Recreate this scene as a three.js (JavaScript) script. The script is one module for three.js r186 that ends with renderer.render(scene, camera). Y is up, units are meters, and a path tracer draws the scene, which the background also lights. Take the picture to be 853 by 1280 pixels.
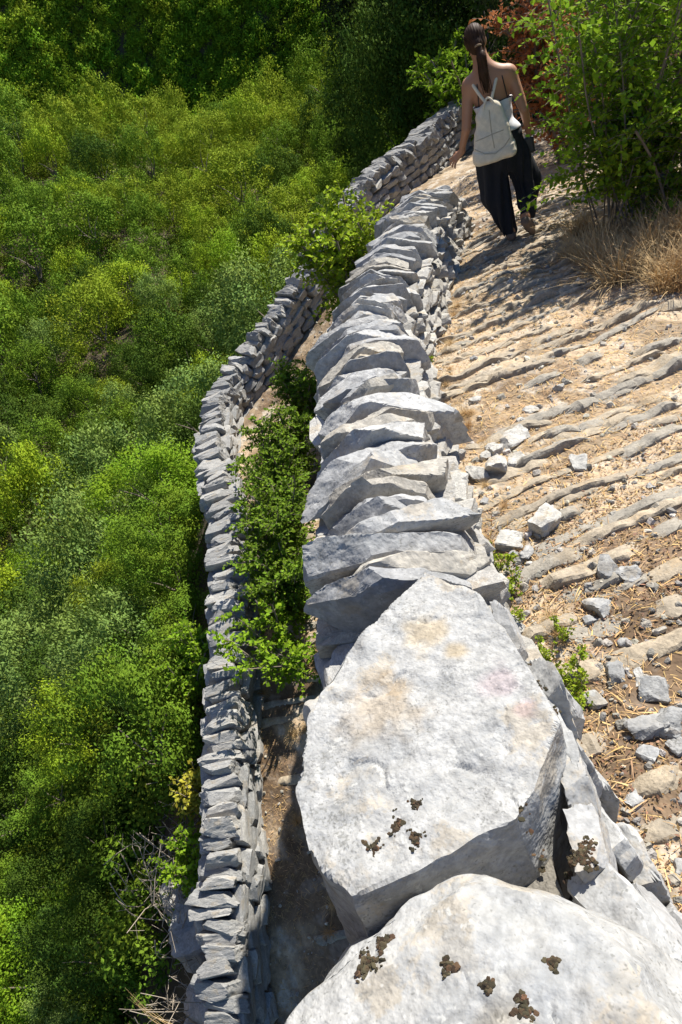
import * as THREE from 'three';
import { Sky } from 'three/addons/objects/Sky.js';
import { mergeGeometries, mergeVertices, toCreasedNormals } from 'three/addons/utils/BufferGeometryUtils.js';

// ---------------------------------------------------------------- camera, sky, sun, exposure
const scene = new THREE.Scene();
const D2R = Math.PI / 180;
const camera = new THREE.PerspectiveCamera(73.74, 682 / 1024, 0.05, 1500);
const PITCH = 33.5 * D2R, ROLL = 21.5 * D2R;
camera.position.set(0, 2, 0);
camera.up.set(Math.sin(ROLL), Math.cos(ROLL) * Math.cos(PITCH), -Math.cos(ROLL) * Math.sin(PITCH));
camera.lookAt(0, 2 - Math.sin(PITCH), -Math.cos(PITCH));
camera.updateMatrixWorld(true); camera.updateProjectionMatrix();
const renderer = new THREE.WebGLRenderer({ antialias: true });
renderer.setSize(682, 1024);
renderer.toneMapping = THREE.LinearToneMapping;
renderer.toneMappingExposure = 1.9;
renderer.shadowMap.enabled = true;
const SUN_AZ = 49 * D2R, SUN_EL = 51 * D2R;
const sunDir = new THREE.Vector3(Math.sin(SUN_AZ) * Math.cos(SUN_EL), Math.sin(SUN_EL), -Math.cos(SUN_AZ) * Math.cos(SUN_EL));
const sky = new Sky(); sky.name = 'sky'; sky.scale.setScalar(1000); sky.userData.kind = 'structure';
sky.material.uniforms.sunPosition.value.copy(sunDir);
sky.material.uniforms.turbidity.value = 3; sky.material.uniforms.rayleigh.value = 1.2;
sky.material.uniforms.mieCoefficient.value = 0.004; sky.material.uniforms.mieDirectionalG.value = 0.75;
scene.add(sky);
scene.environmentIntensity = 0.1;
const sun = new THREE.DirectionalLight(new THREE.Color(1, 0.94, 0.83), 4.8);
sun.position.copy(sunDir).multiplyScalar(60); sun.target.position.set(0, 0, -6);
sun.castShadow = true; sun.shadow.mapSize.set(4096, 4096);
Object.assign(sun.shadow.camera, { left: -40, right: 40, top: 40, bottom: -40, near: 1, far: 200 });
scene.add(sun, sun.target);

// ---------------------------------------------------------------- random numbers, noise
function rng(seed) { let s = (seed * 2654435761) >>> 0; return () => { s = (s + 0x6d2b79f5) | 0; let t = Math.imul(s ^ (s >>> 15), 1 | s); t = (t + Math.imul(t ^ (t >>> 7), 61 | t)) ^ t; return ((t ^ (t >>> 14)) >>> 0) / 4294967296; }; }
const { clamp, lerp, smoothstep } = THREE.MathUtils;
const V = (x, y, z) => new THREE.Vector3(x, y, z);
const hash = (x, y, z) => { let h = Math.imul(x, 374761393) + Math.imul(y, 668265263) + Math.imul(z, 2147483647 ^ 0x5bd1e995); h = Math.imul(h ^ (h >>> 13), 1274126177); return ((h ^ (h >>> 16)) >>> 0) / 4294967296; };
const fade = (t) => t * t * (3 - 2 * t);
function noise3(x, y, z) {
  const ix = Math.floor(x), iy = Math.floor(y), iz = Math.floor(z), u = fade(x - ix), v = fade(y - iy), w = fade(z - iz);
  const a = lerp(lerp(hash(ix, iy, iz), hash(ix + 1, iy, iz), u), lerp(hash(ix, iy + 1, iz), hash(ix + 1, iy + 1, iz), u), v);
  const b = lerp(lerp(hash(ix, iy, iz + 1), hash(ix + 1, iy, iz + 1), u), lerp(hash(ix, iy + 1, iz + 1), hash(ix + 1, iy + 1, iz + 1), u), v);
  return lerp(a, b, w) * 2 - 1;
}
const fbm3 = (x, y, z, o = 4) => { let s = 0, a = 0.5; for (let i = 0; i < o; i++) { s += a * noise3(x, y, z); x *= 2.03; y *= 2.03; z *= 2.03; a *= 0.5; } return s; };
function pnoise(x, y, per, sd) {
  const ix = Math.floor(x), iy = Math.floor(y), u = fade(x - ix), v = fade(y - iy), m = (k) => ((k % per) + per) % per;
  return lerp(lerp(hash(m(ix), m(iy), sd), hash(m(ix + 1), m(iy), sd), u), lerp(hash(m(ix), m(iy + 1), sd), hash(m(ix + 1), m(iy + 1), sd), u), v);
}
const pfbm = (u, v, per, sd, o = 5) => { let s = 0, a = 0.5, n = 0; for (let i = 0; i < o; i++) { s += a * pnoise(u * per, v * per, per, sd + i); n += a; per *= 2; a *= 0.55; } return s / n; };

// ---------------------------------------------------------------- textures (colour and relief of matter only)
const toS = (x) => 255 * (x <= 0.0031308 ? 12.92 * x : 1.055 * Math.pow(clamp(x, 0, 1), 1 / 2.4) - 0.055);
function tex(size, fn, srgb = true) {
  const d = new Uint8Array(size * size * 4);
  for (let y = 0; y < size; y++) for (let x = 0; x < size; x++) {
    const c = fn(x / size, y / size), i = (y * size + x) * 4;
    if (srgb) { d[i] = toS(c[0]); d[i + 1] = toS(c[1]); d[i + 2] = toS(c[2]); } else d[i] = d[i + 1] = d[i + 2] = clamp(c, 0, 1) * 255;
    d[i + 3] = 255;
  }
  const t = new THREE.DataTexture(d, size, size); t.wrapS = t.wrapT = THREE.RepeatWrapping; t.magFilter = THREE.LinearFilter; t.minFilter = THREE.LinearMipmapLinearFilter; t.generateMipmaps = true;
  if (srgb) t.colorSpace = THREE.SRGBColorSpace; t.needsUpdate = true; return t;
}
const mixc = (a, b, t) => [lerp(a[0], b[0], t), lerp(a[1], b[1], t), lerp(a[2], b[2], t)];
const stoneMap = tex(1024, (u, v) => {
  const a = pfbm(u, v, 5, 11), b = pfbm(u, v, 9, 31, 4), c = pfbm(u, v, 60, 51, 3), e = pfbm(u, v, 14, 71, 5), w = pfbm(u, v, 24, 91, 4);
  const g = pfbm(u, v, 150, 171, 3);
  const k = 0.80 + 0.26 * (a - 0.5) + 0.42 * (c - 0.5) + 0.35 * (g - 0.5);
  let col = [0.94 * k, 0.94 * k, 0.93 * k];
  col = mixc(col, [0.84 * k, 0.70 * k, 0.50 * k], smoothstep(b + 0.25 * (g - 0.5), 0.60, 0.70) * 0.5);
  col = mixc(col, [0.66 * k, 0.68 * k, 0.70 * k], smoothstep(e + 0.35 * (g - 0.5), 0.52, 0.60) * 0.5);
  col = mixc(col, [1, 1, 0.97], smoothstep(w + 0.3 * (g - 0.5), 0.68, 0.74) * 0.55);
  col = mixc(col, [0.30, 0.30, 0.28], smoothstep(pfbm(u, v, 210, 131, 2) + 0.6 * (pfbm(u, v, 7, 151, 4) - 0.5), 0.74, 0.86) * 0.6);
  return col;
});
const stoneBump = tex(1024, (u, v) => {
  const a = pfbm(u, v, 12, 201, 7), p = pfbm(u, v, 70, 261, 4), w = pfbm(u, v, 130, 281, 3);
  return 0.62 * a + 0.32 * p + 0.22 * w - 0.1;
}, false);
const dirtMap = tex(1024, (u, v) => {
  const a = pfbm(u, v, 4, 301), b = pfbm(u, v, 90, 331, 3), c = pfbm(u, v, 22, 351, 4);
  let col = mixc([0.25, 0.18, 0.11], [0.42, 0.325, 0.22], smoothstep(a, 0.32, 0.68));
  col = mixc(col, [0.46, 0.41, 0.34], smoothstep(c, 0.52, 0.70) * 0.75);
  col = mixc(col, [0.14, 0.10, 0.06], smoothstep(pfbm(u, v, 6, 371, 5), 0.5, 0.66) * 0.7);
  const k = 0.62 + 0.76 * b; return [col[0] * k, col[1] * k, col[2] * k];
});
const dirtBump = tex(1024, (u, v) => 0.5 * pfbm(u, v, 10, 401, 6) + 0.5 * pfbm(u, v, 110, 431, 3), false);
const barkMap = tex(256, (u, v) => { const a = pfbm(u, v * 0.25, 16, 501, 4), k = 0.5 + a; return [0.17 * k, 0.14 * k, 0.11 * k]; });
const clothMap = tex(256, (u, v) => { const k = 0.85 + 0.3 * pfbm(u, v, 12, 601, 4) - 0.12 * pnoise(u * 128, v * 128, 128, 7); return [k * 0.92, k * 0.92, k * 0.92]; });

// ---------------------------------------------------------------- materials
const M = {};
const stoneMat = (r, g, b, bump = 0.009, rough = 0.88) => new THREE.MeshStandardMaterial({ color: new THREE.Color().setRGB(r, g, b), map: stoneMap, bumpMap: stoneBump, bumpScale: bump, roughness: rough });
M.stone = [stoneMat(0.50, 0.498, 0.49), stoneMat(0.46, 0.458, 0.45), stoneMat(0.52, 0.51, 0.49), stoneMat(0.43, 0.43, 0.43), stoneMat(0.36, 0.362, 0.365), stoneMat(0.48, 0.445, 0.385)];
M.low = [stoneMat(0.42, 0.418, 0.41), stoneMat(0.37, 0.365, 0.355), stoneMat(0.45, 0.44, 0.42), stoneMat(0.33, 0.33, 0.325)];
M.boulder = stoneMat(0.44, 0.438, 0.428, 0.012); M.boulder.vertexColors = true;
M.pale = [stoneMat(0.54, 0.52, 0.48), stoneMat(0.45, 0.43, 0.40), stoneMat(0.40, 0.38, 0.345)];
M.step = [stoneMat(0.44, 0.365, 0.265), stoneMat(0.39, 0.33, 0.25), stoneMat(0.48, 0.40, 0.295), stoneMat(0.36, 0.325, 0.27)];
M.core = stoneMat(0.22, 0.20, 0.17, 0.03);
M.dirt = new THREE.MeshStandardMaterial({ vertexColors: true, map: dirtMap, bumpMap: dirtBump, bumpScale: 0.018, roughness: 1 });
M.hill = new THREE.MeshStandardMaterial({ color: new THREE.Color().setRGB(0.20, 0.19, 0.14), map: dirtMap, roughness: 1 });
M.scree = new THREE.MeshStandardMaterial({ color: new THREE.Color().setRGB(0.55, 0.56, 0.56), map: dirtMap, bumpMap: dirtBump, bumpScale: 0.3, roughness: 1 });
M.bark = new THREE.MeshStandardMaterial({ map: barkMap, roughness: 1 });
M.twig = new THREE.MeshStandardMaterial({ color: new THREE.Color().setRGB(0.34, 0.29, 0.23), roughness: 1 });
const leafMat = (r, g, b, t = 0.24) => new THREE.MeshPhysicalMaterial({ color: new THREE.Color().setRGB(r, g, b), roughness: 0.9, transmission: t, thickness: 0, side: THREE.DoubleSide, vertexColors: true, specularIntensity: 0.06 });
M.leaf = { bright: leafMat(0.25, 0.345, 0.022), mid: leafMat(0.135, 0.22, 0.02), dark: leafMat(0.075, 0.13, 0.018), pale: leafMat(0.18, 0.265, 0.06), olive: leafMat(0.215, 0.28, 0.022), paintedShade: leafMat(0.03, 0.045, 0.016, 0.2), lush: leafMat(0.21, 0.34, 0.022, 0.38), yellow: leafMat(0.34, 0.32, 0.04), russet: leafMat(0.42, 0.17, 0.07, 0.3) };  // the near-black leaf colour for the hairpin trees holds their shade
M.straw = new THREE.MeshStandardMaterial({ color: new THREE.Color().setRGB(0.53, 0.375, 0.185), roughness: 0.9, side: THREE.DoubleSide });
M.strawDark = new THREE.MeshStandardMaterial({ color: new THREE.Color().setRGB(0.44, 0.27, 0.11), roughness: 0.9, side: THREE.DoubleSide });
M.litter = new THREE.MeshStandardMaterial({ color: new THREE.Color().setRGB(0.30, 0.22, 0.15), roughness: 1, side: THREE.DoubleSide });
M.moss = new THREE.MeshStandardMaterial({ color: new THREE.Color().setRGB(0.035, 0.03, 0.022), roughness: 1 });

// ---------------------------------------------------------------- scene helpers
const taken = new Map();
function numbered(name) { const n = taken.get(name) ?? 0; taken.set(name, n + 1); return n ? name + '_' + String(n).padStart(3, '0') : name; }
function tag(o, label, category, group) { o.userData.label = label; o.userData.category = category; if (group) o.userData.group = group; return o; }
function mesh(name, geo, mat, parent) { const m = new THREE.Mesh(geo, mat); m.name = parent ? name : numbered(name); m.castShadow = m.receiveShadow = true; (parent ?? scene).add(m); return m; }
function thing(name, label, category, pos = [0, 0, 0], group) { const g = new THREE.Group(); g.name = numbered(name); g.position.set(...pos); tag(g, label, category, group); scene.add(g); return g; }
function stuff(name, geo, mat, mats, parent, label, category, colors) {
  const m = new THREE.InstancedMesh(geo, mat, mats.length); m.name = parent ? name : numbered(name);
  mats.forEach((x, i) => { m.setMatrixAt(i, x); if (colors) m.setColorAt(i, colors[i]); });
  m.userData.kind = 'stuff'; m.castShadow = m.receiveShadow = true; if (!parent) tag(m, label, category); (parent ?? scene).add(m); return m;
}
const geom = (pos, idx) => { const g = new THREE.BufferGeometry(); g.setAttribute('position', new THREE.Float32BufferAttribute(pos, 3)); if (idx) g.setIndex(idx); return g; };
function boxUV(g, per, ou = 0, ov = 0) {
  const p = g.attributes.position.array, uv = new Float32Array(p.length / 3 * 2);
  for (let i = 0; i < p.length; i += 9) {
    const ax = p[i + 3] - p[i], ay = p[i + 4] - p[i + 1], az = p[i + 5] - p[i + 2], bx = p[i + 6] - p[i], by = p[i + 7] - p[i + 1], bz = p[i + 8] - p[i + 2];
    const nx = Math.abs(ay * bz - az * by), ny = Math.abs(az * bx - ax * bz), nz = Math.abs(ax * by - ay * bx);
    const [a, b] = nx > ny && nx > nz ? [2, 1] : ny > nz ? [0, 2] : [0, 1];
    for (let k = 0; k < 3; k++) { uv[(i / 3 + k) * 2] = p[i + k * 3 + a] / per + ou; uv[(i / 3 + k) * 2 + 1] = p[i + k * 3 + b] / per + ov; }
  }
  g.setAttribute('uv', new THREE.BufferAttribute(uv, 2)); return g;
}
// A broken stone: the body inside a set of planes, edges kept crisp, surface roughened. dims are half sizes.
function rock(seed, { dims, n = 8, jit = 0.16, cuts = 5, rough = 0.012, freq = 9, planes = null, extra = [], crease = 0.55, per = 1.3, color = null, round = 0, mod = null }) {
  const R = rng(seed), P = [];
  if (planes) for (const q of planes) P.push(q.slice());
  else for (const [x, y, z] of [[1, 0, 0], [-1, 0, 0], [0, 1, 0], [0, -1, 0], [0, 0, 1], [0, 0, -1]]) {
    const jj = Array.isArray(jit) ? jit[x ? 0 : y ? 1 : 2] : jit, v = V(x + (R() - 0.5) * 2 * jj, y + (R() - 0.5) * 2 * jj, z + (R() - 0.5) * 2 * jj);
    P.push([v.x / dims[0], v.y / dims[1], v.z / dims[2], 0.88 + R() * 0.16]);
  }
  for (const q of extra) P.push([q[0] / dims[0], q[1] / dims[1], q[2] / dims[2], q[3]]);
  for (let i = 0; i < cuts; i++) { const v = V(R() - 0.5, R() - 0.5, R() - 0.5).normalize(); P.push([v.x / dims[0], v.y / dims[1], v.z / dims[2], (Math.abs(v.x) + Math.abs(v.y) + Math.abs(v.z)) * (0.60 + 0.22 * R())]); }
  const pos = [], idx = [], eps = 0.95 / n;
  for (let f = 0; f < 6; f++) for (let j = 0; j <= n; j++) for (let i = 0; i <= n; i++) {
    const a = i === 0 ? -1 : i === n ? 1 : Math.tan((i / n * 2 - 1) * 0.785398), b = j === 0 ? -1 : j === n ? 1 : Math.tan((j / n * 2 - 1) * 0.785398);
    let c = [[1, b, -a], [-1, b, a], [a, 1, -b], [a, -1, b], [a, b, 1], [-a, b, -1]][f];
    const l = Math.hypot(...c); c = [c[0] / l * dims[0], c[1] / l * dims[1], c[2] / l * dims[2]];
    let t1 = 1e9, t2 = 1e9, k1 = 0, k2 = 0;
    P.forEach((q, k) => { const e = q[0] * c[0] + q[1] * c[1] + q[2] * c[2]; if (e > 1e-6) { const t = q[3] / e; if (t < t1) { t2 = t1; k2 = k1; t1 = t; k1 = k; } else if (t < t2) { t2 = t; k2 = k; } } });
    let p = V(c[0] * t1, c[1] * t1, c[2] * t1);
    if (t2 / t1 < 1 + eps && !round) {
      const A = V(...P[k1]), B = V(...P[k2]); const al = A.length(); const an = A.clone().divideScalar(al);
      const m = B.clone().addScaledVector(an, -B.dot(an)), mm = m.dot(B);
      if (mm > 1e-6) { const d = (P[k2][3] - B.dot(p)) / mm; if (m.length() * d < 0.6 * Math.max(...dims)) p.addScaledVector(m, d * 0.98); }
    } else if (round && t2 / t1 < 1 + round) p.multiplyScalar(1 - (1 - (t2 / t1 - 1) / round) ** 2 * round * 0.35);
    const o = seed * 7.31, s = rough * (fbm3(p.x * freq + o, p.y * freq, p.z * freq, 3) * 1.6 + 0.5 * noise3(p.x * freq * 4.1, p.y * freq * 4.1 + o, p.z * freq * 4.1));
    const d = V(P[k1][0], P[k1][1], P[k1][2]).normalize().addScaledVector(p.clone().normalize(), 0.5).normalize(); p.addScaledVector(d, s); if (mod) mod(p);
    pos.push(p.x, p.y, p.z);
    if (i < n && j < n) { const q = f * (n + 1) * (n + 1) + j * (n + 1) + i; idx.push(q, q + 1, q + n + 2, q, q + n + 2, q + n + 1); }
  }
  let g = mergeVertices(geom(pos, idx), 1e-4);
  g = toCreasedNormals(g, crease);
  boxUV(g, per, R(), R());
  if (color) { const q = g.attributes.position, c = new Float32Array(q.count * 3); for (let i = 0; i < q.count; i++) { const k = color(q.getX(i), q.getY(i), q.getZ(i)); c.set(k, i * 3); } g.setAttribute('color', new THREE.BufferAttribute(c, 3)); }
  return g;
}
const basis = (x, y, z, p) => new THREE.Matrix4().makeBasis(x, y, z).setPosition(p);
const UP = V(0, 1, 0);
function place(o, m) { m.decompose(o.position, o.quaternion, o.scale); return o; }

// ---------------------------------------------------------------- the lie of the land
const curve = (pts) => { const c = new THREE.CatmullRomCurve3(pts.map((p) => V(...p)), false, 'centripetal'); c.arcLengthDivisions = 400; return c; };
const mainCrest = curve([[-0.13, 0.72, 1.2], [-0.1, 0.72, 0.2], [-0.06, 0.72, -0.5], [-0.03, 0.68, -0.84], [0.02, 0.66, -1.17], [0.1, 0.66, -1.7], [0.19, 0.66, -2.31], [0.33, 0.64, -3.01], [0.52, 0.62, -3.98], [0.98, 0.6, -5.07], [1.69, 0.55, -6.58], [2.03, 0.47, -7.15]]);
const lowCrest = curve([[-3.0, -5.0, -0.9], [-2.6, -4.25, -2.1], [-2.39, -3.8, -2.78], [-2.06, -3.2, -3.81], [-1.8, -2.8, -4.86], [-1.53, -2.45, -6.09], [-1.36, -2.16, -7.2], [-1.37, -1.93, -8.46], [-1.28, -1.82, -9.15], [-1.11, -1.71, -9.85], [-0.78, -1.57, -10.25], [-0.37, -1.4, -10.5], [0.27, -1.1, -10.9], [0.86, -0.78, -11.2], [2.3, -0.12, -12.3], [3.58, 0.06, -13.2], [4.83, 0.2, -14.4], [6.2, 0.35, -15.2]]);
const tableOf = (c, n = 500) => Array.from({ length: n + 1 }, (_, i) => c.getPointAt(i / n));
const mainT = tableOf(mainCrest), lowT = tableOf(lowCrest);
function nearest(T, x, z) { let b = 1e9, k = 0; for (let i = 0; i < T.length; i += 2) { const d = (T[i].x - x) ** 2 + (T[i].z - z) ** 2; if (d < b) { b = d; k = i; } } const a = T[Math.max(0, k - 2)], c = T[Math.min(T.length - 1, k + 2)]; const side = (c.x - a.x) * (z - T[k].z) - (c.z - a.z) * (x - T[k].x); return { d: Math.sqrt(b) * Math.sign(side || 1), k, y: T[k].y }; }
const walk = [[-2.4, -6.4, 0.8], [-2.0, -5.5, -1], [-1.65, -4.25, -3.0], [-1.45, -3.5, -4.3], [-1.15, -3.0, -5.4], [-0.85, -2.72, -6.8], [-0.5, -2.48, -8.2], [-0.35, -2.36, -9.0], [0.2, -2.1, -9.7], [1.0, -1.6, -10.2], [1.9, -1.15, -10.7], [2.8, -0.78, -11.3], [3.7, -0.55, -11.7], [4.1, -0.42, -10.9], [3.7, -0.28, -9.2], [3.1, -0.12, -7.6], [2.5, 0, -6.2], [1.95, 0.03, -5.1], [1.6, 0.05, -4.1], [1.3, 0.08, -3], [1.15, 0.1, -2], [1.1, 0.12, -1], [1.1, 0.18, 0.5], [1.1, 0.25, 2]].map((p) => V(...p));
const walkC = new THREE.CatmullRomCurve3(walk, false, 'centripetal'), WS = Array.from({ length: 161 }, (_, i) => { const p = walkC.getPointAt(i / 160); return p; });
const turnAt = WS.reduce((b, p, i) => (p.z < WS[b].z ? i : b), 0);
function groundExact(x, z) {
  const nm = nearest(mainT, x, z), right = nm.d > 0, open = smoothstep(-z, 7.1, 9.0);
  let s = 0, w = 0;
  for (let i = 0; i < WS.length; i++) {
    const p = WS[i], up = i > turnAt, k = (1 / (0.02 + (p.x - x) ** 2 + (p.z - z) ** 2)) ** 2.5 * (up === right ? 1 : open);
    s += k * p.y; w += k;
  }
  let y = w > 0 ? s / w : 0;
  if (right || z < -7.1) { const edge = z > -3.5 ? lerp(2.1, 2.4, clamp(-z / 3.5, 0, 1)) : lerp(2.4, 5.6, clamp((-z - 3.5) / 8.5, 0, 1.5)), e = x - edge; if (e > 0) y += 0.45 * e * e / (e + 0.5) + 0.25 * Math.max(0, e - 1); }
  return y + 0.035 * fbm3(x * 2.1, 5, z * 2.1, 4) + 0.012 * noise3(x * 11, 2, z * 11);
}
const GC = { x0: -3.6, z0: 2, cs: 0.055, nx: 197, nz: 346, y: [] };
function ground(x, z) { // looks up the sheet built below
  const u = clamp((x - GC.x0) / GC.cs, 0, GC.nx - 1.001), v = clamp((GC.z0 - z) / GC.cs, 0, GC.nz - 1.001), i = Math.floor(u), j = Math.floor(v), q = j * (GC.nx + 1) + i, a = u - i, b = v - j, Y = GC.y;
  return lerp(lerp(Y[q], Y[q + 1], a), lerp(Y[q + GC.nx + 1], Y[q + GC.nx + 2], a), b);
}
{ // path: one sheet over both legs and the hairpin
  const { x0, z0, cs, nx, nz } = GC, col = [], pos = [], idx = [], uv = [], ok = [];
  for (let j = 0; j <= nz; j++) for (let i = 0; i <= nx; i++) {
    const x = x0 + i * cs, z = z0 - j * cs, nl = nearest(lowT, x, z); ok.push(nl.d > -0.12);
    const y = groundExact(x, z); GC.y.push(y); pos.push(x, y, z); const soilShade = smoothstep(fbm3(x * 2.6, 11, z * 2.6, 4) + (y > -1 ? smoothstep(z, -2.6, -1.2) * 0.42 : smoothstep(z, -5.2, -3.6) * 0.45) + (y > -1 && x > 1.3 ? -0.15 : 0), 0.12, 0.34); col.push(1 - 0.52 * soilShade, 1 - 0.57 * soilShade, 1 - 0.6 * soilShade); uv.push(x / 2.3, z / 2.3);  // dark humus; on the lower leg it also paints in the wall shadow
  }
  for (let j = 0; j < nz; j++) for (let i = 0; i < nx; i++) { const q = j * (nx + 1) + i; if (ok[q] && ok[q + 1] && ok[q + nx + 1] && ok[q + nx + 2]) idx.push(q, q + nx + 1, q + 1, q + 1, q + nx + 1, q + nx + 2); }
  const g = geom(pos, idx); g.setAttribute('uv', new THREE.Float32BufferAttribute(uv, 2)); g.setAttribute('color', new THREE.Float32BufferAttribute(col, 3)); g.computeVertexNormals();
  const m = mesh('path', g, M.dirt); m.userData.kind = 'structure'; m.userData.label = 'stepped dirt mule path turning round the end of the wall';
}
const path = scene.getObjectByName('path');
const PROF = [[0, -5.5], [5, -7.4], [8, -9.1], [14, -10.6], [22, -11.6], [32, -10.6], [45, -8.6], [60, -5], [75, -0.5], [95, 1], [108, -4], [114, -1], [140, 25], [180, 58], [320, 160]];
const prof = (d) => { for (let i = 1; i < PROF.length; i++) if (d < PROF[i][0]) return lerp(PROF[i - 1][1], PROF[i][1], fade((d - PROF[i - 1][0]) / (PROF[i][0] - PROF[i - 1][0]))); return 160; };
function slope(x, z) {
  const d = Math.hypot(x, z), az = Math.atan2(x, -z) / D2R;
  let y = prof(d) + 1.3 * fbm3(x * 0.08, 1, z * 0.08, 3) * Math.min(1, d / 25) + 7 * fbm3(x * 0.06, 8, z * 0.06, 4) * smoothstep(d, 104, 120);
  y -= 9 * smoothstep(az, -13, 9) * smoothstep(d, 38, 80) * (1 - smoothstep(d, 105, 125));
  if (az > 6) y = lerp(y, Math.max(y, -2.2 + 0.12 * (d - 14)), smoothstep(az, 6, 22) * smoothstep(d, 10, 18));
  if (d < 40) {
    const n = nearest(lowT, x, z), out = -n.d;
    if (out > 0) y = Math.max(y, n.y - 1.0 - 0.95 * out);
    else { y = Math.min(y, -6); if (x > 3 && out < -2.2) y = Math.min(ground(Math.min(x, 7), Math.max(z, -16.8)) - 0.5, 6); }
    if (out <= 0 && out > -2.2) y = Math.min(y, n.y - 3);
  }
  return y;
}
{
  const pos = [], idx = [], uv = [], nd = 170, na = 210;
  for (let j = 0; j <= nd; j++) for (let i = 0; i <= na; i++) {
    const d = 1.6 * Math.pow(320 / 1.6, j / nd), az = (-130 + 205 * i / na) * D2R, x = d * Math.sin(az), z = -d * Math.cos(az);
    pos.push(x, slope(x, z), z); uv.push(x / 4, z / 4);
    if (i < na && j < nd) { const q = j * (na + 1) + i; idx.push(q, q + 1, q + na + 1, q + 1, q + na + 2, q + na + 1); }
  }
  const g = geom(pos, idx); g.setAttribute('uv', new THREE.Float32BufferAttribute(uv, 2)); g.computeVertexNormals();
  const m = mesh('hillside', g, M.hill); m.userData.kind = 'structure'; m.userData.label = 'wooded gorge slope below and beyond the walls';
}

// ---------------------------------------------------------------- dry stone walls
function frameAt(c, s) {
  const p = c.getPointAt(clamp(s, 0, 1)), t = c.getTangentAt(clamp(s, 0, 1)), h = V(t.x, 0, t.z).normalize();
  return { p, t, h, n: V(-h.z, 0, h.x) };
}
function core(c, wall, half, inset, leftY, rightY, s0 = 0, s1 = 1) {
  const N = 90, pos = [], idx = [], K = 14;
  for (let i = 0; i <= N; i++) {
    const { p, n } = frameAt(c, lerp(s0, s1, i / N)), prof = [];
    const l = leftY(p, n), r = rightY(p, n), top = p.y - inset;
    for (let k = 0; k < K; k++) { const u = k / (K - 1); let a, y; if (u < 0.4) { a = -half - 0.12 * (1 - u / 0.4); y = lerp(l, top, u / 0.4); } else if (u < 0.6) { a = lerp(-half, half, (u - 0.4) / 0.2); y = top; } else { a = half + 0.05 * (u - 0.6) / 0.4; y = lerp(top, r, (u - 0.6) / 0.4); } prof.push([a, y]); }
    for (const [a, y] of prof) { const q = p.clone().addScaledVector(n, a); const w = 0.05 * fbm3(q.x * 5, y * 5, q.z * 5, 3); pos.push(q.x + n.x * w, y + w * 0.5, q.z + n.z * w); }
  }
  for (let i = 0; i < N; i++) for (let k = 0; k < K - 1; k++) { const q = i * K + k; idx.push(q, q + 1, q + K, q + 1, q + K + 1, q + K); }
  let g = toCreasedNormals(geom(pos, idx), 0.5); boxUV(g, 1.3); mesh('rubble_core', g, M.core, wall);
}
const mainWall = thing('dry_stone_wall', 'pale limestone wall with big slabs on edge along its top, beside the stepped path', 'stone wall');
const lowWall = thing('dry_stone_wall', 'long narrow grey stone wall snaking down the outer edge of the lower path', 'stone wall');
core(mainCrest, mainWall, 0.17, 0.24, (p, n) => ground(p.x - 0.8 * n.x, p.z - 0.8 * n.z) - 0.3, (p, n) => ground(p.x + 0.5 * n.x, p.z + 0.5 * n.z) - 0.2);
core(lowCrest, lowWall, 0.13, 0.18, (p) => p.y - 2.2, (p, n) => ground(p.x + 0.5 * n.x, p.z + 0.5 * n.z) - 0.2);
{ // coping of the upper wall: slabs on edge leaning back towards their uphill neighbour
  const R = rng(5), L = mainCrest.getLength(); let s = 0;
  const start = mainT.findIndex((p) => p.z < -1.62) / 500;
  s = start * L; let i = 0;
  while (s < L - 0.05) {
    const u = s / L, near = clamp(1 - (s / L - start) / (1 - start), 0, 1), f = frameAt(mainCrest, u);
    const th = lerp(0.03, 0.056, near) * (0.6 + 0.85 * R()), w = lerp(0.225, 0.25, near) * (0.93 + 0.14 * R()), hh = lerp(0.13, 0.16, near) * (0.9 + 0.3 * R());
    const lean = (2 + 24 * R()) * D2R, yaw = (R() - 0.5) * 0.5 + 0.06, roll = (R() - 0.5) * 0.3 - 0.04;
    const peak = (R() - 0.5) * 0.5;
    const g = rock(100 + i, { dims: [w, hh, th], n: near > 0.45 ? 26 : 14, jit: [0.25, 0.22, 0.24], cuts: 5, rough: 0.0065, freq: 13, crease: 0.3, extra: [[(R() - 0.5) * 1.6, 0.7, (R() - 0.5) * 1.2, 0.95 + 0.25 * R()], [(R() - 0.5) * 1.8, 0.6, 0.7, 0.95 + 0.35 * R()], [(R() - 0.5) * 1.8, 0.6, -0.6, 0.85 + 0.35 * R()], [-0.55 - 0.45 * R(), 0.85, (R() - 0.5) * 0.35, 0.86 + 0.16 * R() + peak * 0.3], [0.45 + 0.45 * R(), 0.85, (R() - 0.5) * 0.35, 0.9 + 0.14 * R() - peak * 0.3], [(R() - 0.35) * 0.5, 0.8, -0.5 - 0.5 * R(), 0.72 + 0.3 * R()], [(R() - 0.5) * 0.9, 0.7, 0.4 + 0.3 * R(), 0.9 + 0.3 * R()], [-0.8, 0.2, 0.6 * (R() - 0.5), 0.95]] });
    const X = f.n.clone().applyAxisAngle(UP, yaw), back = X.clone().cross(UP).normalize();
    const Y = UP.clone().multiplyScalar(Math.cos(lean)).addScaledVector(back, Math.sin(lean)).applyAxisAngle(back, roll); // leans towards the near end
    const X2 = X.clone().applyAxisAngle(back, roll), Z = X2.clone().cross(Y).normalize();
    const p = f.p.clone().addScaledVector(Y, -hh * 0.80 + (R() - 0.5) * 0.06 - 0.01).addScaledVector(f.n, (R() - 0.5) * 0.035);
    place(mesh('coping_stone', g, M.stone[Math.floor(R() * 6)], mainWall), basis(X2, Y, Z, p));
    s += th * 2 / Math.cos(lean) * (0.7 + 0.2 * R()); i++;
  }
}
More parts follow.
